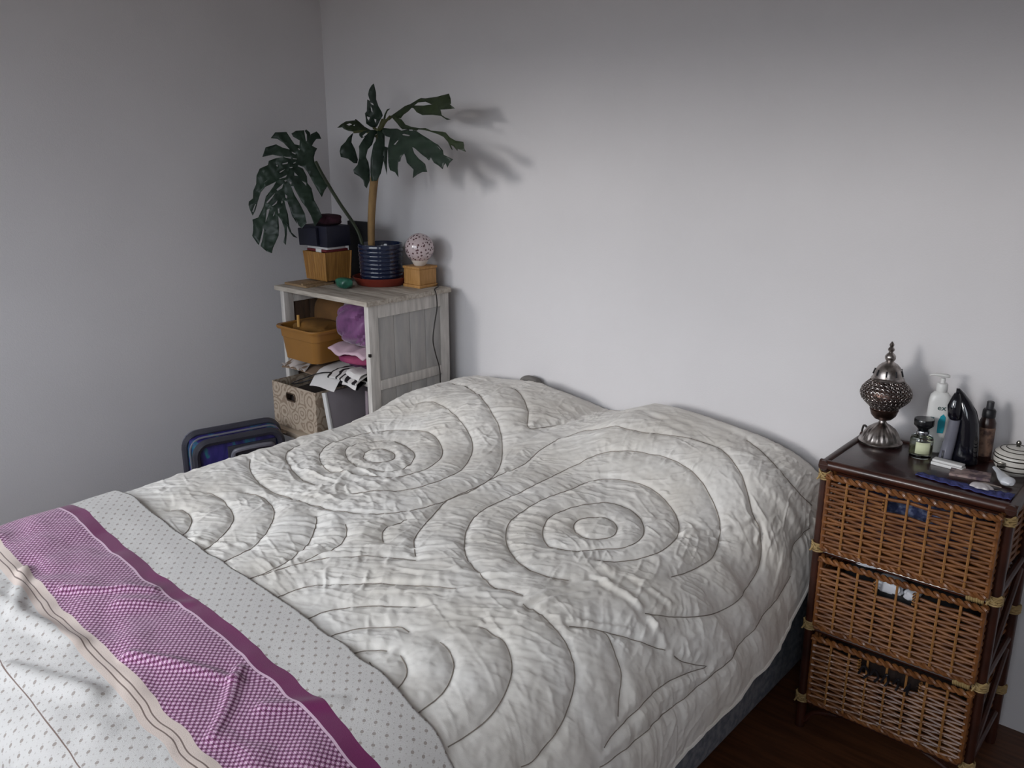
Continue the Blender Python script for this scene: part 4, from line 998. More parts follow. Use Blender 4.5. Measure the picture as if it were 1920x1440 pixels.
def make_leaf(d, m, bow, wave, mid=None):
    P = [Vector(p) for p in d['p']]; H = [[Vector(p) for p in h] for h in d['h']]
    xs_ = [p.x for p in P]; ys_ = [p.y for p in P]
    pts, edges, faces = [], [], []
    def loop(L):
        s = len(pts); pts.extend(L)
        edges.extend((s + i, s + (i + 1) % len(L)) for i in range(len(L)))
    loop(P)
    for h in H: loop(h)
    def inside(q, L):
        c = False
        for i in range(len(L)):
            a, b = L[i], L[i - 1]
            if (a.y > q.y) != (b.y > q.y) and q.x < (b.x - a.x) * (q.y - a.y) / (b.y - a.y) + a.x: c = not c
        return c
    st_ = .012
    y = min(ys_)
    while y < max(ys_):
        x = min(xs_)
        while x < max(xs_):
            q = Vector((x + rng.uniform(-.003, .003), y + rng.uniform(-.003, .003)))
            if inside(q, P) and not any(inside(q, h) for h in H): pts.append(q)
            x += st_
        y += st_
    vo_, eo, fo_, *_ = delaunay_2d_cdt(pts, edges, [], 0, 1e-5)
    keep = []
    for f in fo_:
        c = sum((vo_[i] for i in f), Vector((0, 0))) / len(f)
        if inside(c, P) and not any(inside(c, h) for h in H): keep.append(f)
    O = Vector(d['o']); X = Vector(d['x']); Y = Vector(d['y']); N = X.cross(Y)
    sx_ = max(max(xs_), -min(xs_)); sy_ = max(max(ys_), -min(ys_))
    V = []
    for p in vo_:
        a, b = p.x / sx_, p.y / sy_
        h = -bow * (a * a * .6 + b * b * .4) * .03 + wave * (math.sin(9 * a + 5 * b) * .003 + math.sin(14 * b - 6 * a) * .0025)
        if mid is not None:         # veins: pleated along lines that leave the midrib
            (ax_, ay_), (cx_, cy_) = mid
            e = Vector((cx_ - ax_, cy_ - ay_)); L_ = e.length; e /= L_
            w = Vector((p.x - ax_, p.y - ay_)); s = w.dot(e); n_ = abs(w.x * e.y - w.y * e.x)
            h += .0035 * math.sin((s + .55 * n_) * 2 * math.pi / (L_ / 9)) * min(1, n_ / .03) + .004 * math.exp(-(n_ / .006) ** 2)
        q = O + X * p.x + Y * p.y + N * h
        V.append(tuple(q))
    mb = MB().add(V, keep)
    o = mb.build('leaf', m, plant, smooth=60)
    md = o.modifiers.new('thickness', 'SOLIDIFY'); md.thickness = .0012; md.offset = 0
    return o
ATT = {1: 8, 2: 8, 3: 0, 4: 3, 5: 0, 7: 0, 8: 0, 9: 0, 10: 0}
for i, d in enumerate(LEAVES):
    if i in ATT:
        q = d['p'][ATT[i]]
        tip = Vector(d['o']) + Vector(d['x']) * q[0] + Vector(d['y']) * q[1]
        st0 = Vector((.462, -.132, 1.56))
        md_ = (st0 + tip) / 2 + Vector((0, 0, .012))
        MB().tube(spline([tuple(st0), tuple(md_), tuple(tip)], 5), .0050, 8).build('petiole', M_stem2, plant)
    bow, wave = (1.0, 1.0) if i == 0 else (.35, .8)
    mid = None
    if i == 0:
        d0 = d
        mid = ((.075, .10), (-.075, -.16))
    make_leaf(d, M_leaf2 if i in (2, 8, 9, 10) else M_leaf, bow, wave, mid)

# --- globe lamp on a wooden cube
LX, LY = .590, -.056
gl = thing('globe_lamp', 'speckled white globe lamp on a small wooden cube base', 'lamp', (LX, LY, CT))
M_lw = mat('light_pine', '#b98a52', .5, col2='#a3763f', vscale=16, stretch=(6, 6, 1), bump=.15)
MB().box(LX - .045, LX + .045, LY - .045, LY + .045, CT + .012, CT + .072, .002).build('base_cube', M_lw, gl)
MB().box(LX - .048, LX + .048, LY - .048, LY + .048, CT, CT + .0115, .002).build('foot_plate', M_lw, gl)
MB().box(LX - .048, LX + .048, LY - .048, LY + .048, CT + .0725, CT + .082, .002).build('top_plate', M_lw, gl)
M_gl = bpy.data.materials.new('speckled_white_glass')
M_gl.use_nodes = True
g = NG(M_gl)
pbn = M_gl.node_tree.nodes['Principled BSDF']; pbn.inputs['Roughness'].default_value = .12; pbn.inputs['Coat Weight'].default_value = .5
tcn = g.new('ShaderNodeTexCoord'); vo = g.new('ShaderNodeTexVoronoi'); vo.inputs['Scale'].default_value = 85; vo.inputs['Randomness'].default_value = .9
g.link(tcn.outputs['Object'], vo.inputs['Vector'])
g.link(g.mix(g.m('LESS_THAN', vo.outputs['Distance'], .34), srgb('#c5b3b4'), srgb('#5a3f42')), pbn.inputs['Base Color'])
GR, GZ = .057, CT + .150
MB().lathe([(.024, -GR * .92)] + [(GR * math.cos(a), GR * math.sin(a)) for a in np.linspace(-1.1, 1.5, 22)] + [(0, GR)], (LX, LY, GZ), 40, cap=False).build('globe', M_gl, gl)
MB().lathe([(.022, CT + .0825), (.024, CT + .086), (.032, GZ - GR * .88), (.0335, GZ - GR * .80), (.0, GZ - GR * .80)], (LX, LY, 0), 28, cap=False).build('collar', mat('cream_ceramic', '#cfc5bb', .35), gl)
M_cord = mat('dark_cord', '#2e2926', .5)
cd = spline([(LX + .035, LY + .048, CT + .006), (LX + .07, LY + .03, CT + .003), (.700, -.085, CT + .0035), (.7105, -.088, CT - .012), (.708, -.082, .93), (.704, -.095, .86), (.705, -.105, .80), (.704, -.09, .74), (.705, -.075, .69), (.704, -.070, .64), (.703, -.07, .50), (.703, -.05, .2), (.72, -.01, .03)], 8)
MB().tube(cd, .0026, 6).build('cord', M_cord, gl)

# ------------------------------------------------------------------ wicker nightstand
NX0, NX1, NY0, NY1, NZ = 2.336, 2.778, -.328, -.03, .78
M_rat = mat('dark_stained_rattan', '#3f1f14', .38, col2='#2a130c', vscale=14, stretch=(1, 1, 1), bump=.15, bscale=40, coat=.2)
M_top = mat('dark_wood_top', '#33191a', .28, col2='#24100f', vscale=8, stretch=(1, 9, 1), coat=.3, bump=.05)
M_raf = mat('pale_raffia_binding', '#a98e5e', .6, var=.25, vscale=60)
M_wick = mat('honey_wicker', '#80512a', .42, col2='#5f371a', vscale=22, stretch=(1, 1, 3), bump=.15, bscale=200, coat=.15)
M_stake = mat('pale_wicker_stake', '#96683a', .45, var=.25, vscale=40)
ns = thing('wicker_nightstand', 'rattan nightstand with three wicker basket drawers beside the bed', 'nightstand', ((NX0 + NX1) / 2, (NY0 + NY1) / 2, 0))
PXs, PYs = (NX0 + .014, NX1 - .014), (NY0 + .014, NY1 - .014)
for px in PXs:
    for py in PYs:
        MB().tube([(px, py, z) for z in (0, .2, .4, .6, .752)], [.0135, .014, .0135, .014, .0135], 12).build('post', M_rat, ns)
tb = MB().box(NX0 + .020, NX1 - .020, NY0 + .020, NY1 - .020, NZ - .024, NZ - .004, .002).build('top_panel', M_top, ns)
for a, b in (((NX0 - .002, NY0 + .01), (NX1 + .002, NY0 + .01)), ((NX0 - .002, NY1 - .01), (NX1 + .002, NY1 - .01)), ((NX0 + .01, NY0 - .002), (NX0 + .01, NY1 + .002)), ((NX1 - .01, NY0 - .002), (NX1 - .01, NY1 + .002))):
    MB().tube([(*a, NZ - .012), ((a[0] + b[0]) / 2, (a[1] + b[1]) / 2, NZ - .011), (*b, NZ - .012)], .0125, 12).build('edge_rail', M_rat, tb)
for z in (.545, .318, .096):
    for a, b in (((PXs[0], PYs[0]), (PXs[1], PYs[0])), ((PXs[0], PYs[1]), (PXs[1], PYs[1])), ((PXs[0], PYs[0]), (PXs[0], PYs[1])), ((PXs[1], PYs[0]), (PXs[1], PYs[1]))):
        zz = z - .012 if a[1] == b[1] else z
        MB().tube([(*a, zz), (*b, zz)], .009, 10).build('cross_rail', M_rat, ns)
# second front rail just under the top
for py in PYs[:1]:
    MB().tube([(PXs[0], py - .002, NZ - .036), (PXs[1], py - .002, NZ - .036)], .0095, 10).build('cross_rail', M_rat, ns)
# curved braces on the right side and at the foot
for z0, z1 in ((.10, .30), (.33, .53)):
    MB().tube(spline([(NX1 - .012, NY0 + .03, z0 + .02), (NX1 - .010, NY0 + .12, z0 + .09), (NX1 - .012, NY1 - .03, z1 - .01)], 6), .008, 8).build('side_brace', M_rat, ns)
for s in (0, 1):
    xa = PXs[0] + .012 if s == 0 else PXs[1] - .012
    xb = PXs[0] + .10 if s == 0 else PXs[1] - .10
    MB().tube(spline([(xa, PYs[0], .02), ((xa + xb) / 2 - (.02 if s == 0 else -.02), PYs[0], .055), (xb, PYs[0], .078)], 6), .007, 8).build('foot_brace', M_rat, ns)
def binding(x, y, z, r=.0165, n=5, cross=True):
    b = MB()
    for k in range(n):
        zz = z + (k - n / 2) * .0045
        b.tube([(x + r * math.cos(t_), y + r * math.sin(t_), zz + .0015 * math.sin(t_ + k)) for t_ in np.linspace(0, 2 * math.pi, 14)[:-1]], .0024, 5, closed=True)
    if cross:
        for dz in (-1, 1):
            b.tube(spline([(x - r * .9, y - r * .55, z - dz * .012), (x, y - r - .004, z), (x + r * .9, y - r * .55, z + dz * .012)], 5), .0026, 5)
        b.tube([(x - .005, y - r - .003, z + .004), (x - .012, y - r - .010, z - .010)], .0022, 5)
    return b.build('binding', M_raf, ns)
for px in PXs:
    for z in (.545, .318, .096):
        binding(px, PYs[0], z)
    binding(px, PYs[0], .742, n=4)
for z in (.405, .17):
    binding(PXs[1], PYs[1], z)
# tied rail ends next to the right post
def sleeve(x, z):
    b = MB()
    for k in range(7):
        b.tube([(x + k * .0055, PYs[0] - .002 + .0105 * math.cos(t_), z + .0105 * math.sin(t_)) for t_ in np.linspace(0, 2 * math.pi, 12)[:-1]], .003, 5, closed=True)
    return b.build('binding', M_raf, ns)
sleeve(PXs[1] - .055, .533); sleeve(PXs[1] - .055, .306)

# --- wicker basket drawers
def strand(mb, xs_, z, y0, amp, par, sp, r, x_ref, jit):
    pts = []
    for x in xs_:
        ph = math.pi * (x - x_ref) / sp + par * math.pi
        pts.append((x, y0 + amp * math.cos(ph), z + jit * math.sin(x * 40 + z * 300)))
    mb.tube(pts, r, 6, flat=.85)
def drawer(z0, z1, xa, xb, yf, yb, hole, name_i, sag=0.0):
    d = thing_part = bpy.data.objects.new('drawer', None); COL.objects.link(d); d.parent = ns; d.empty_display_size = .03
    rows = int((z1 - z0 - .012) / .0094)
    nst = 8
    sp = (xb - xa) / nst
    w = MB()
    hz0, hz1, hx0, hx1 = hole
    for k in range(rows):
        z = z0 + .006 + k * .0094
        par = k % 2
        n = nst * 6
        xs_ = [xa + (xb - xa) * i / n for i in range(n + 1)]
        if hz0 < z < hz1:
            l = [x for x in xs_ if x <= hx0]; r_ = [x for x in xs_ if x >= hx1]
            strand(w, l, z, yf, .0036, par, sp, .0047, xa, .0006); strand(w, r_, z, yf, .0036, par, sp, .0047, xa, .0006)
        else:
            strand(w, xs_, z, yf, .0036, par, sp, .0047, xa, .0006)
        # the sides
        for sx in (xa, xb):
            pts = [(sx + .0034 * math.cos(math.pi * (i / 4) + par * math.pi), yf + (yb - yf) * i / 16, z) for i in range(17)]
            w.tube(pts, .0044, 5)
        pts = [(xa + (xb - xa) * i / 8, yb, z) for i in range(9)]
        w.tube(pts, .0044, 4)
    wo_ = w.build('weave', M_wick, d); wo_['kind'] = 'stuff'
    for k in range(nst + 1):
        x = xa + sp * k
        if k in (0, nst):
            MB().tube([(x, yf, z0), (x, yf, z1)], .0062, 8).build('corner_stake', M_wick, d)
            continue
        cut = hx0 < x < hx1
        MB().tube([(x, yf - .0045, z0 + .004), (x, yf - .0055, (z0 + z1) / 2), (x, yf - .0045, z1 - .004)], .0034 if not cut else .0030, 6).build('stake', M_stake, d)
    # braided rim: two twisted rods
    rm = MB()
    for s in (0, math.pi):
        pts = [(xa - .006 + (xb - xa + .012) * i / 90, yf - .001 + .0042 * math.cos(i * .8 + s), z1 + .001 + .0042 * math.sin(i * .8 + s)) for i in range(91)]
        rm.tube(pts, .0050, 6)
        for sx in (xa, xb):
            pts = [(sx + .0042 * math.cos(i * .8 + s), yf + (yb - yf) * i / 50, z1 + .001 + .0042 * math.sin(i * .8 + s)) for i in range(51)]
            rm.tube(pts, .0050, 6)
    rm.build('rim', M_wick, d)
    rb = MB()
    for s in (0, math.pi):
        rb.tube([(xa + (xb - xa) * i / 90, yf - .002 + .0036 * math.cos(i * .8 + s), z0 - .001 + .0036 * math.sin(i * .8 + s)) for i in range(91)], .0046, 6)
    rb.build('bottom_rim', M_wick, d)
    MB().box(xa + .006, xb - .006, yf + .008, yb - .004, z0 + .001, z0 + .006).build('bottom', M_wick, d)
    # lashing at both ends of the grip hole
    for x in (hx0, hx1):
        l = MB()
        for k in range(4):
            l.tube([(x + (.004 if x == hx1 else -.004) + .003 * math.cos(t_), yf - .002 + .007 * math.sin(t_), hz0 + (hz1 - hz0) * (k + .5) / 4) for t_ in np.linspace(0, 2 * math.pi, 10)[:-1]], .0018, 4, closed=True)
        l.build('grip_lashing', M_stake, d)
    return d
drawer(.556, .748, 2.370, 2.752, -.346, -.05, (.698, .730, 2.512, 2.607), 0)
drawer(.332, .522, 2.372, 2.752, -.343, -.05, (.478, .512, 2.514, 2.598), 1)
drawer(.110, .296, 2.376, 2.752, -.343, -.05, (.250, .284, 2.500, 2.640), 2)
M_bluec = mat('navy_print_cloth', '#232a4a', .8, col2='#6d7690', vscale=60, vlow=.45, vhigh=.7, bump=.3)
M_whitec = mat('white_cotton', '#c8c9cf', .85, var=.15, vscale=30, bump=.3)
M_darkc = mat('black_tights', '#141214', .85, bump=.4, bscale=60)
c_ = MB(); pillow_blob(c_, (2.56, -.20, .645), .165, .115, .078, seed=51, amp=.08)
tag(c_.build('navy_cloth', M_bluec), 'navy printed cloth seen through the grip hole of the top drawer', 'cloth')
c_ = MB(); pillow_blob(c_, (2.56, -.20, .425), .165, .115, .084, seed=52, amp=.08)
tag(c_.build('dark_garment', M_darkc), 'dark garment filling the middle wicker drawer', 'garment')
c_ = MB(); pillow_blob(c_, (2.535, -.300, .492), .034, .028, .020, seed=53, amp=.2, fx=4)
tag(c_.build('white_cloth', M_whitec), 'white cloth showing through the left of the middle drawer grip hole', 'cloth')
c_ = MB(); pillow_blob(c_, (2.588, -.302, .486), .018, .026, .014, seed=56, amp=.2, fx=4)
tag(c_.build('pale_ribbon', M_whitec), 'pale cloth scrap at the right of the middle drawer grip hole', 'cloth')
c_ = MB(); pillow_blob(c_, (2.47, -.30, .536), .05, .025, .013, seed=54, amp=.1)
tag(c_.build('white_towel', M_whitec), 'white cloth edge lying above the middle drawer rim', 'cloth')
c_ = MB(); pillow_blob(c_, (2.56, -.20, .20), .165, .115, .080, seed=55, amp=.08)
tag(c_.build('brown_garment', mat('brown_knit', '#2b1d17', .9, var=.3, bump=.4)), 'dark brown knit filling the bottom wicker drawer', 'garment')
kn = MB()
for k in range(5):
    kn.tube(spline([(2.500 + .028 * k, -.356, .250 + .008 * (k % 2)), (2.512 + .028 * k, -.362, .280), (2.525 + .024 * k, -.358, .262), (2.515 + .026 * k, -.360, .246)], 5), .0032, 5)
tag(kn.build('cord_tangle', M_black), 'tangle of black cord at the grip of the bottom drawer', 'cord')

# ------------------------------------------------------------------ things on the nightstand
NT = NZ
NP = NZ - .004        # surface of the top panel
M_pew = mat('antique_pewter', '#b3aca8', .3, metal=1.0, col2='#7d7672', vscale=60)
M_pewd = mat('dark_bronze', '#6a544c', .35, metal=.9, col2='#3d2e29', vscale=40)
lx, ly = 2.402, -.088
lm = thing('mosaic_lamp', 'antique pewter filigree table lamp with pointed finial on the nightstand', 'lamp', (lx, ly, NP))
flute = lambda a, z: (.035 * math.cos(22 * a) if .016 < z < .045 else 0)
MB().lathe([(0, 0), (.053, 0), (.055, .003), (.055, .007), (.051, .010), (.049, .013), (.047, .017), (.042, .028), (.034, .040), (.022, .050), (.012, .056), (.009, .061), (.009, .064)], (lx, ly, NP), 88, wave=flute).build('foot', M_pew, lm)
MB().lathe([(.009, .064), (.022, .069), (.031, .079), (.034, .088), (.036, .094), (.033, .096), (.033, .100)], (lx, ly, NP), 40).build('lower_cup', M_pewd, lm)
bodyp = [(.033, .098), (.040, .106), (.050, .115), (.058, .124), (.062, .133), (.0625, .140), (.060, .149), (.054, .158), (.046, .167), (.039, .174), (.036, .177)]
bo = MB().lathe(bodyp, (lx, ly, NP), 44).build('body', M_pewd, lm)
fil = MB()
bp_ = np.array(bodyp)
sarc = np.r_[0, np.cumsum(np.hypot(*np.diff(bp_, axis=0).T))]
rowsn = 9
for k in range(rowsn):
    s_ = sarc[-1] * (k + .6) / (rowsn + .2)
    r_ = float(np.interp(s_, sarc, bp_[:, 0])); z_ = float(np.interp(s_, sarc, bp_[:, 1]))
    e_ = .002
    r2 = float(np.interp(s_ + e_, sarc, bp_[:, 0])); z2 = float(np.interp(s_ + e_, sarc, bp_[:, 1]))
    sl = Vector((r2 - r_, z2 - z_)).normalized()
    cnt = max(10, int(2 * math.pi * r_ / .0112))
    for q in range(cnt):
        a0 = 2 * math.pi * (q + .5 * (k % 2)) / cnt
        pts = []
        for t_ in np.linspace(0, 2 * math.pi * 1.25, 13):
            rad = .0056 * (1 - .45 * t_ / 7.85)
            da = rad * math.cos(t_) / r_; ds = rad * math.sin(t_)
            rr_ = r_ + sl.x * ds + .0012; zz_ = z_ + sl.y * ds
            pts.append((lx + rr_ * math.cos(a0 + da), ly + rr_ * math.sin(a0 + da), NP + zz_))
        fil.tube(pts, .0009, 4)
fo_ = fil.build('filigree', M_pew, bo); fo_['kind'] = 'stuff'
MB().lathe([(.040, .175), (.0415, .178), (.040, .181), (.037, .183), (.036, .190), (.033, .200), (.027, .210), (.019, .218), (.012, .222), (.009, .225)], (lx, ly, NP), 40).build('dome', M_pew, lm)
for q in range(9):
    a0 = 2 * math.pi * q / 9
    MB().tube([(lx + .0368 * math.cos(a0), ly + .0368 * math.sin(a0), NP + .189), (lx + .0325 * math.cos(a0), ly + .0325 * math.sin(a0), NP + .2035)], .0022, 6).build('vent_slot', M_black, lm)
MB().lathe([(.007, .224), (.010, .226), (.0135, .232), (.0135, .238), (.010, .244), (.006, .247), (.005, .250), (.0075, .253), (.0085, .257), (.006, .261), (.004, .263), (.0055, .266), (.006, .269), (.004, .273), (.0015, .277)], (lx, ly, NP), 24).build('finial', M_pew, lm)
MB().tube(spline([(lx - .035, ly + .042, NP + .006), (lx - .05, ly + .052, NP + .014), (2.332, -.022, NP + .012), (2.327, -.005, .70), (2.335, .012, .45), (2.35, .02, .1)], 8), .003, 6).build('cord', M_cord, lm)

# --- perfume
px_, py_ = 2.514, -.125
pf = thing('perfume_bottle', 'round glass perfume bottle with black flared cap on the nightstand', 'bottle', (px_, py_, NP))
M_glass = mat('clear_glass', '#e6eeea', .04, trans=1.0, ior=1.45)
M_liq = mat('pale_perfume', '#a9a88a', .05, trans=.85, ior=1.34)
MB().lathe([(0, 0), (.024, 0), (.027, .003), (.0275, .008), (.0275, .048), (.025, .054), (.017, .057), (.012, .058), (.011, .064), (0, .064)], (px_, py_, NP), 40, cap=False).build('glass', M_glass, pf)
MB().lathe([(0, .010), (.0235, .010), (.0245, .012), (.0245, .036), (0, .036)], (px_, py_, NP), 32, cap=False).build('perfume', M_liq, pf)
MB().lathe([(.0145, .060), (.0155, .063), (.0155, .068), (.0145, .070)], (px_, py_, NP), 28).build('collar', mat('polished_steel', '#b9bcc0', .15, metal=1.0), pf)
MB().lathe([(.011, .070), (.017, .078), (.0235, .084), (.0245, .088), (.0245, .099), (.0235, .101), (.018, .1015)], (px_, py_, NP), 12).build('cap', mat('black_glossy_cap', '#0f1013', .25, coat=.3), pf)
lab = MB()
def labf(a, b):
    an = math.radians(-102 + 76 * a)
    return (px_ + .0279 * math.cos(an), py_ + .0279 * math.sin(an), NP + .015 + .030 * b)
lab.grid(labf, 14, 3)
o = lab.build('label', mat('pale_green_label', '#cdd2ae', .7), pf)
md = o.modifiers.new('thickness', 'SOLIDIFY'); md.thickness = .0004; md.offset = 1

# --- lotion bottle with pump
bx_, by_ = 2.528, -.060
BR = math.radians(20)
lo = thing('lotion_bottle', 'tall white pump lotion bottle with teal print on the nightstand', 'bottle', (bx_, by_, NP))
M_lot = mat('white_bottle_plastic', '#d5d4d1', .35)
def oval(hx, hy, z, n=36, p=.62):
    out = []
    for k in range(n):
        a = 2 * math.pi * k / n
        c, s = math.cos(a), math.sin(a)
        x = hx * math.copysign(abs(c) ** p, c); y = hy * math.copysign(abs(s) ** p, s)
        out.append((bx_ + x * math.cos(BR) - y * math.sin(BR), by_ + x * math.sin(BR) + y * math.cos(BR), NP + z))
    return out
loft(MB(), [oval(.023, .014, 0), oval(.0255, .0165, .003), oval(.026, .017, .02), oval(.027, .0175, .09), oval(.0265, .017, .135), oval(.024, .016, .150), oval(.017, .013, .158), oval(.0125, .0115, .161, p=1.0)]).build('body', M_lot, lo)
MB().lathe([(.0125, .161), (.0135, .163), (.0135, .180), (.0115, .183), (.006, .184), (.0055, .196)], (bx_, by_, NP), 24).build('pump_collar', M_lot, lo)
pm = MB().tube(spline([(bx_ - .030, by_ - .012, NP + .201), (bx_ - .018, by_ - .0075, NP + .2045), (bx_, by_, NP + .2035), (bx_ + .014, by_ + .0055, NP + .202)], 5), [.0028, .003, .0033, .0036, .004, .0046, .0054, .006, .0066, .007, .0074, .0076, .0074, .007, .006, .004], 10, flat=.65)
pm.build('pump_head', M_lot, lo)
nx_, ny_ = math.sin(BR), -math.cos(BR)
def on_face(u, z, off=.0180):
    return (bx_ + u * math.cos(BR) + nx_ * off, by_ + u * math.sin(BR) + ny_ * off, NP + z)
tl = MB()
poly = [(.000, .055), (.014, .055), (.016, .068), (.016, .098), (.010, .106), (.004, .100), (-.001, .085)]
tl.add([on_face(a, b) for a, b in poly] + [on_face(a, b, .0165) for a, b in poly], [tuple(range(7)), tuple(range(13, 6, -1))] + [(i, (i + 1) % 7, 7 + (i + 1) % 7, 7 + i) for i in range(7)])
tl.build('teal_print', mat('teal_ink', '#1790a0', .45), lo)
tl = MB()
for (a, b, c, d) in ((-.020, .070, -.012, .086), (-.019, .092, -.010, .096)):
    tl.add([on_face(a, b), on_face(c, b), on_face(c, d), on_face(a, d), on_face(a, b, .016), on_face(c, b, .016), on_face(c, d, .016), on_face(a, d, .016)], [(0, 1, 2, 3), (7, 6, 5, 4), (0, 4, 5, 1), (1, 5, 6, 2), (2, 6, 7, 3), (3, 7, 4, 0)])
tl.build('grey_print', mat('slate_ink', '#5f7f85', .5), lo)
def text_mesh(body_, size, name, m, parent, place):
    cu = bpy.data.curves.new(name, 'FONT'); cu.body = body_; cu.size = size; cu.extrude = .0003; cu.resolution_u = 3
    to = bpy.data.objects.new('tmp', cu); COL.objects.link(to)
    bpy.context.view_layer.update()
    me = to.to_mesh()
    vs_ = [v.co.copy() for v in me.vertices]; fs = [tuple(p.vertices) for p in me.polygons]
    to.to_mesh_clear(); bpy.data.objects.remove(to); bpy.data.curves.remove(cu)
    return MB().add([place(v) for v in vs_], fs).build(name, m, parent, smooth=0)
text_mesh('ex', .020, 'lettering', mat('dark_green_ink', '#2c4a46', .5), lo, lambda v: on_face(-.006 + v.x, .116 + v.y, .0182 + v.z))

# --- black shaver with grey front
dx_, dy_ = 2.598, -.103
dv = thing('electric_shaver', 'glossy black curved electric shaver with grey handle front on the nightstand', 'shaver', (dx_, dy_, NP))
M_blk = mat('glossy_black_plastic', '#0c0c14', .12, coat=.6)
rings = []
for (z, cx_, hw, hd) in ((0, .012, .030, .026), (.004, .012, .033, .029), (.03, .012, .031, .028), (.07, .012, .028, .026), (.105, .009, .026, .025), (.135, .002, .023, .022), (.158, -.008, .017, .017), (.176, -.018, .010, .010), (.186, -.024, .004, .004)):
    rings.append([(dx_ + cx_ + hw * math.cos(a) * .98, dy_ + hd * math.sin(a) + .006, NP + z) for a in np.linspace(0, 2 * math.pi, 29)[:-1]])
loft(MB(), rings).build('body', M_blk, dv)
rings = []
for (z, cx_, hw, hd) in ((.001, -.026, .016, .013), (.02, -.025, .0155, .013), (.06, -.020, .0145, .012), (.095, -.017, .0135, .011), (.112, -.015, .012, .010)):
    rings.append([(dx_ + cx_ + hw * math.cos(a), dy_ - .018 + hd * math.sin(a), NP + z) for a in np.linspace(0, 2 * math.pi, 25)[:-1]])
gp_ = loft(MB(), rings).build('grey_handle', mat('smoky_grey_plastic', '#6c6c76', .25, var=.15, vscale=30, coat=.3), dv)
rings = []
for (z, cx_, hw, hd) in ((.110, -.018, .011, .016), (.120, -.019, .017, .020), (.145, -.022, .0175, .019), (.165, -.021, .012, .013), (.178, -.021, .006, .006)):
    rings.append([(dx_ + cx_ + hw * math.cos(a), dy_ - .010 + hd * math.sin(a), NP + z) for a in np.linspace(0, 2 * math.pi, 25)[:-1]])
loft(MB(), rings).build('head', M_blk, dv)
MB().tube([(dx_ - .029, dy_ - .0325, NP + .010), (dx_ - .029, dy_ - .0325, NP + .032)], .0022, 8).build('chrome_switch', mat('polished_steel', '#b9bcc0', .15, metal=1.0), dv)
# --- white charger in front of it
ch = thing('white_charger', 'flat white charger box in front of the black shaver', 'charger', (2.59, -.15, NP))
RZ_ = Matrix.Rotation(-.10, 3, 'Z')
MB().box(2.553, 2.628, -.170, -.145, NP, NP + .008, .002, rot=RZ_, about=(2.59, -.157, NP)).build('lower_shell', M_white, ch)
MB().box(2.555, 2.626, -.169, -.146, NP + .0088, NP + .015, .002, rot=RZ_, about=(2.59, -.157, NP)).build('upper_shell', M_white, ch)

# --- brown spray bottle
qx, qy = 2.640, -.045
sb_ = thing('spray_bottle', 'brown spray bottle with black nozzle cap against the wall', 'bottle', (qx, qy, NP))
MB().lathe([(0, 0), (.018, 0), (.0195, .003), (.0195, .092), (.019, .100), (.0145, .112), (.0135, .114)], (qx, qy, NP), 32).build('body', mat('dark_brown_plastic', '#2c1b17', .3), sb_)
MB().lathe([(.0197, .014), (.0198, .016), (.0198, .086), (.0197, .088)], (qx, qy, NP), 32, cap=False).build('label', mat('tan_bottle_label', '#7a5f4f', .55, col2='#43302a', vscale=45, vlow=.45, vhigh=.6), sb_)
MB().lathe([(.0150, .113), (.0155, .115), (.0150, .130), (.0125, .134), (.0100, .1345)], (qx, qy, NP), 28).build('cap', M_black, sb_)
MB().lathe([(.0085, .1345), (.0085, .152), (.0075, .1535)], (qx, qy, NP), 20).build('nozzle', mat('charcoal_nozzle', '#2b2b2f', .5), sb_)

# --- banded sugar bowl with lid
jx, jy = 2.722, -.088
jr = thing('lidded_jar', 'white lidded jar with silver bands at the back corner of the nightstand', 'jar', (jx, jy, NP))
M_cer = mat('cream_glazed_ceramic', '#c9c4bb', .2, coat=.4)
M_sil = mat('silver_band', '#6b6862', .2, metal=1.0)
MB().lathe([(0, 0), (.034, 0), (.040, .006), (.0465, .018), (.049, .030), (.048, .042), (.045, .047)], (jx, jy, NP), 44).build('bowl', M_cer, jr)
for z, r_ in ((.012, .0435), (.026, .0488), (.040, .0486)):
    MB().tube([(jx + r_ * math.cos(a), jy + r_ * math.sin(a), NP + z) for a in np.linspace(0, 2 * math.pi, 49)[:-1]], .0016, 6, closed=True).build('band', M_sil, jr)
ld = MB().lathe([(.0475, .047), (.0475, .050), (.043, .054), (.032, .060), (.020, .0635), (.009, .065), (.005, .066)], (jx, jy, NP), 44).build('lid', M_cer, jr)
for z, r_ in ((.0485, .0478), (.0578, .0368), (.0625, .0245)):
    MB().tube([(jx + r_ * math.cos(a), jy + r_ * math.sin(a), NP + z) for a in np.linspace(0, 2 * math.pi, 41)[:-1]], .0012, 6, closed=True).build('band', M_sil, ld)
MB().lathe([(.005, .066), (.0035, .069), (.0055, .072), (.006, .075), (.0045, .079), (.0015, .081)], (jx, jy, NP), 20).build('knob', M_sil, jr)
MB().box(jx - .030, jx - .012, jy - .052, jy - .046, NP + .020, NP + .034, .002).build('clasp', M_sil, jr)

# --- white porcelain spoon
sp_ = MB()
ctr = spline([(2.690, -.145, NP + .020), (2.706, -.168, NP + .018), (2.722, -.192, NP + .014), (2.742, -.215, NP + .0125)], 6)
rad = np.interp(np.linspace(0, 1, len(ctr)), [0, .3, .6, .85, 1], [.006, .008, .014, .0185, .006])
sp_.tube(ctr, [float(r_) for r_ in rad], 14, flat=.62)
tag(sp_.build('porcelain_spoon', mat('white_porcelain', '#d0d2d6', .2, coat=.3)), 'white porcelain spoon lying in front of the banded jar', 'spoon')

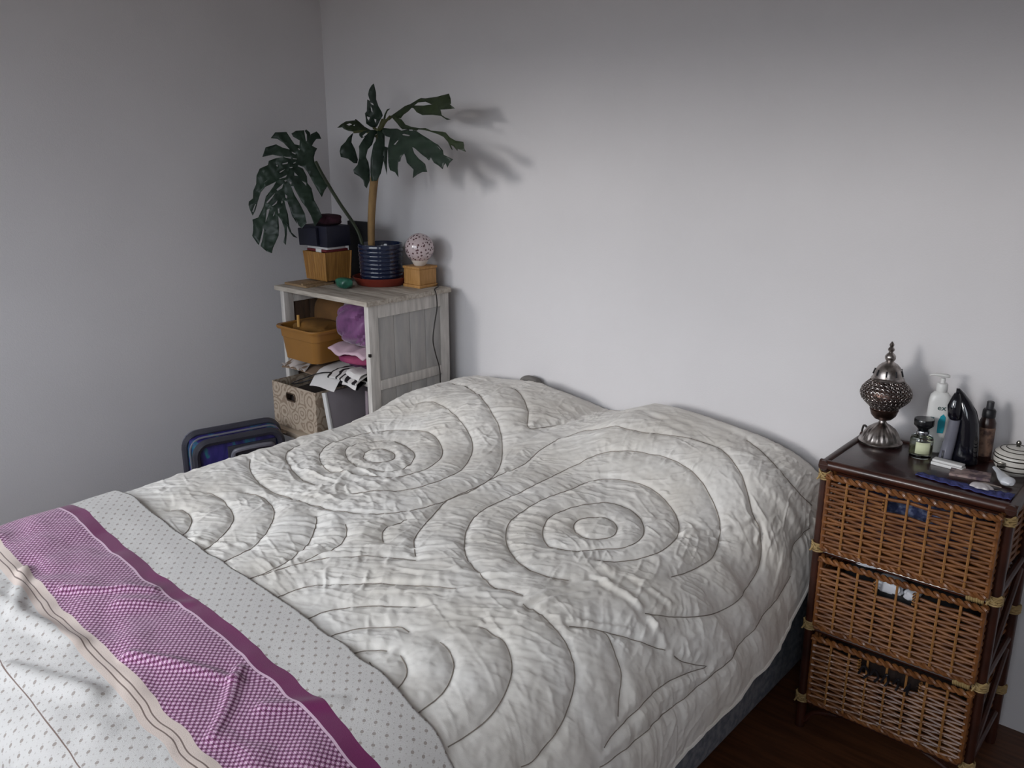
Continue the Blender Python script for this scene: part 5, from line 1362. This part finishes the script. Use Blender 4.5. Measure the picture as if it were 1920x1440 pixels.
# --- printed card tin
ct_ = MB()
C4 = [Vector((2.600, -.163, 0)), Vector((2.686, -.150, 0)), Vector((2.694, -.198, 0)), Vector((2.608, -.216, 0))]
ct_.slab([(p.x, p.y) for p in C4], NP, NP + .006)
tag(ct_.build('makeup_palette', mat('rose_print_card', '#9a8580', .5, col2='#5a4a52', vscale=55, vlow=.45, vhigh=.62), smooth=0), 'flat rose-brown printed palette lying in front of the shaver', 'palette')
# --- blue lace ribbon along the front edge
M_lace = mat('navy_lace', '#2a2d5c', .85, col2='#454a86', vscale=120, bump=.5, bscale=300)
rb = MB()
path = spline([(2.548, -.262, 0), (2.60, -.268, 0), (2.66, -.272, 0), (2.72, -.276, 0), (2.758, -.270, 0)], 10)
def lace(a, b):
    i = min(int(a * (len(path) - 1)), len(path) - 2); q = a * (len(path) - 1) - i
    p = np.array(path[i]) * (1 - q) + np.array(path[i + 1]) * q
    w = .012 + .010 * a + .0008 * math.sin(a * 240)
    return (p[0], p[1] + (b - .5) * 2 * w + .0, NP + .0035 + .001 * math.sin(a * 60 + b * 4) + .0015 * abs(math.sin(a * 25)))
rb.grid(lace, 90, 6)
o = rb.build('lace_ribbon', M_lace)
tag(o, 'navy blue lace ribbon along the front edge of the nightstand', 'ribbon')
md = o.modifiers.new('thickness', 'SOLIDIFY'); md.thickness = .0015; md.offset = -1
# --- tortoise-like shell ornament
sh_ = MB()
def shell(a, b):
    th = a * 2 * math.pi
    k = 1 + .10 * math.cos(7 * th)
    r_ = math.cos(b * math.pi / 2)
    return (2.690 + .024 * r_ * k * math.cos(th), -.262 + .015 * r_ * k * math.sin(th), NP + .0065 + .010 * math.sin(b * math.pi / 2))
sh_.grid(shell, 40, 8, closed_u=True)
tag(sh_.build('shell_ornament', mat('pearly_shell', '#b9b2b2', .3, var=.2, vscale=60, coat=.3)), 'small scalloped pale shell lying on the navy lace', 'shell')
sh_ = MB()
sh_.tube([(2.668, -.237, NP + .004), (2.69, -.232, NP + .0065), (2.725, -.228, NP + .004)], [.002, .0055, .002], 10, flat=.5)
tag(sh_.build('pale_brush', mat('beige_bristle', '#a3948a', .6)), 'slim beige brush behind the shell ornament', 'brush')
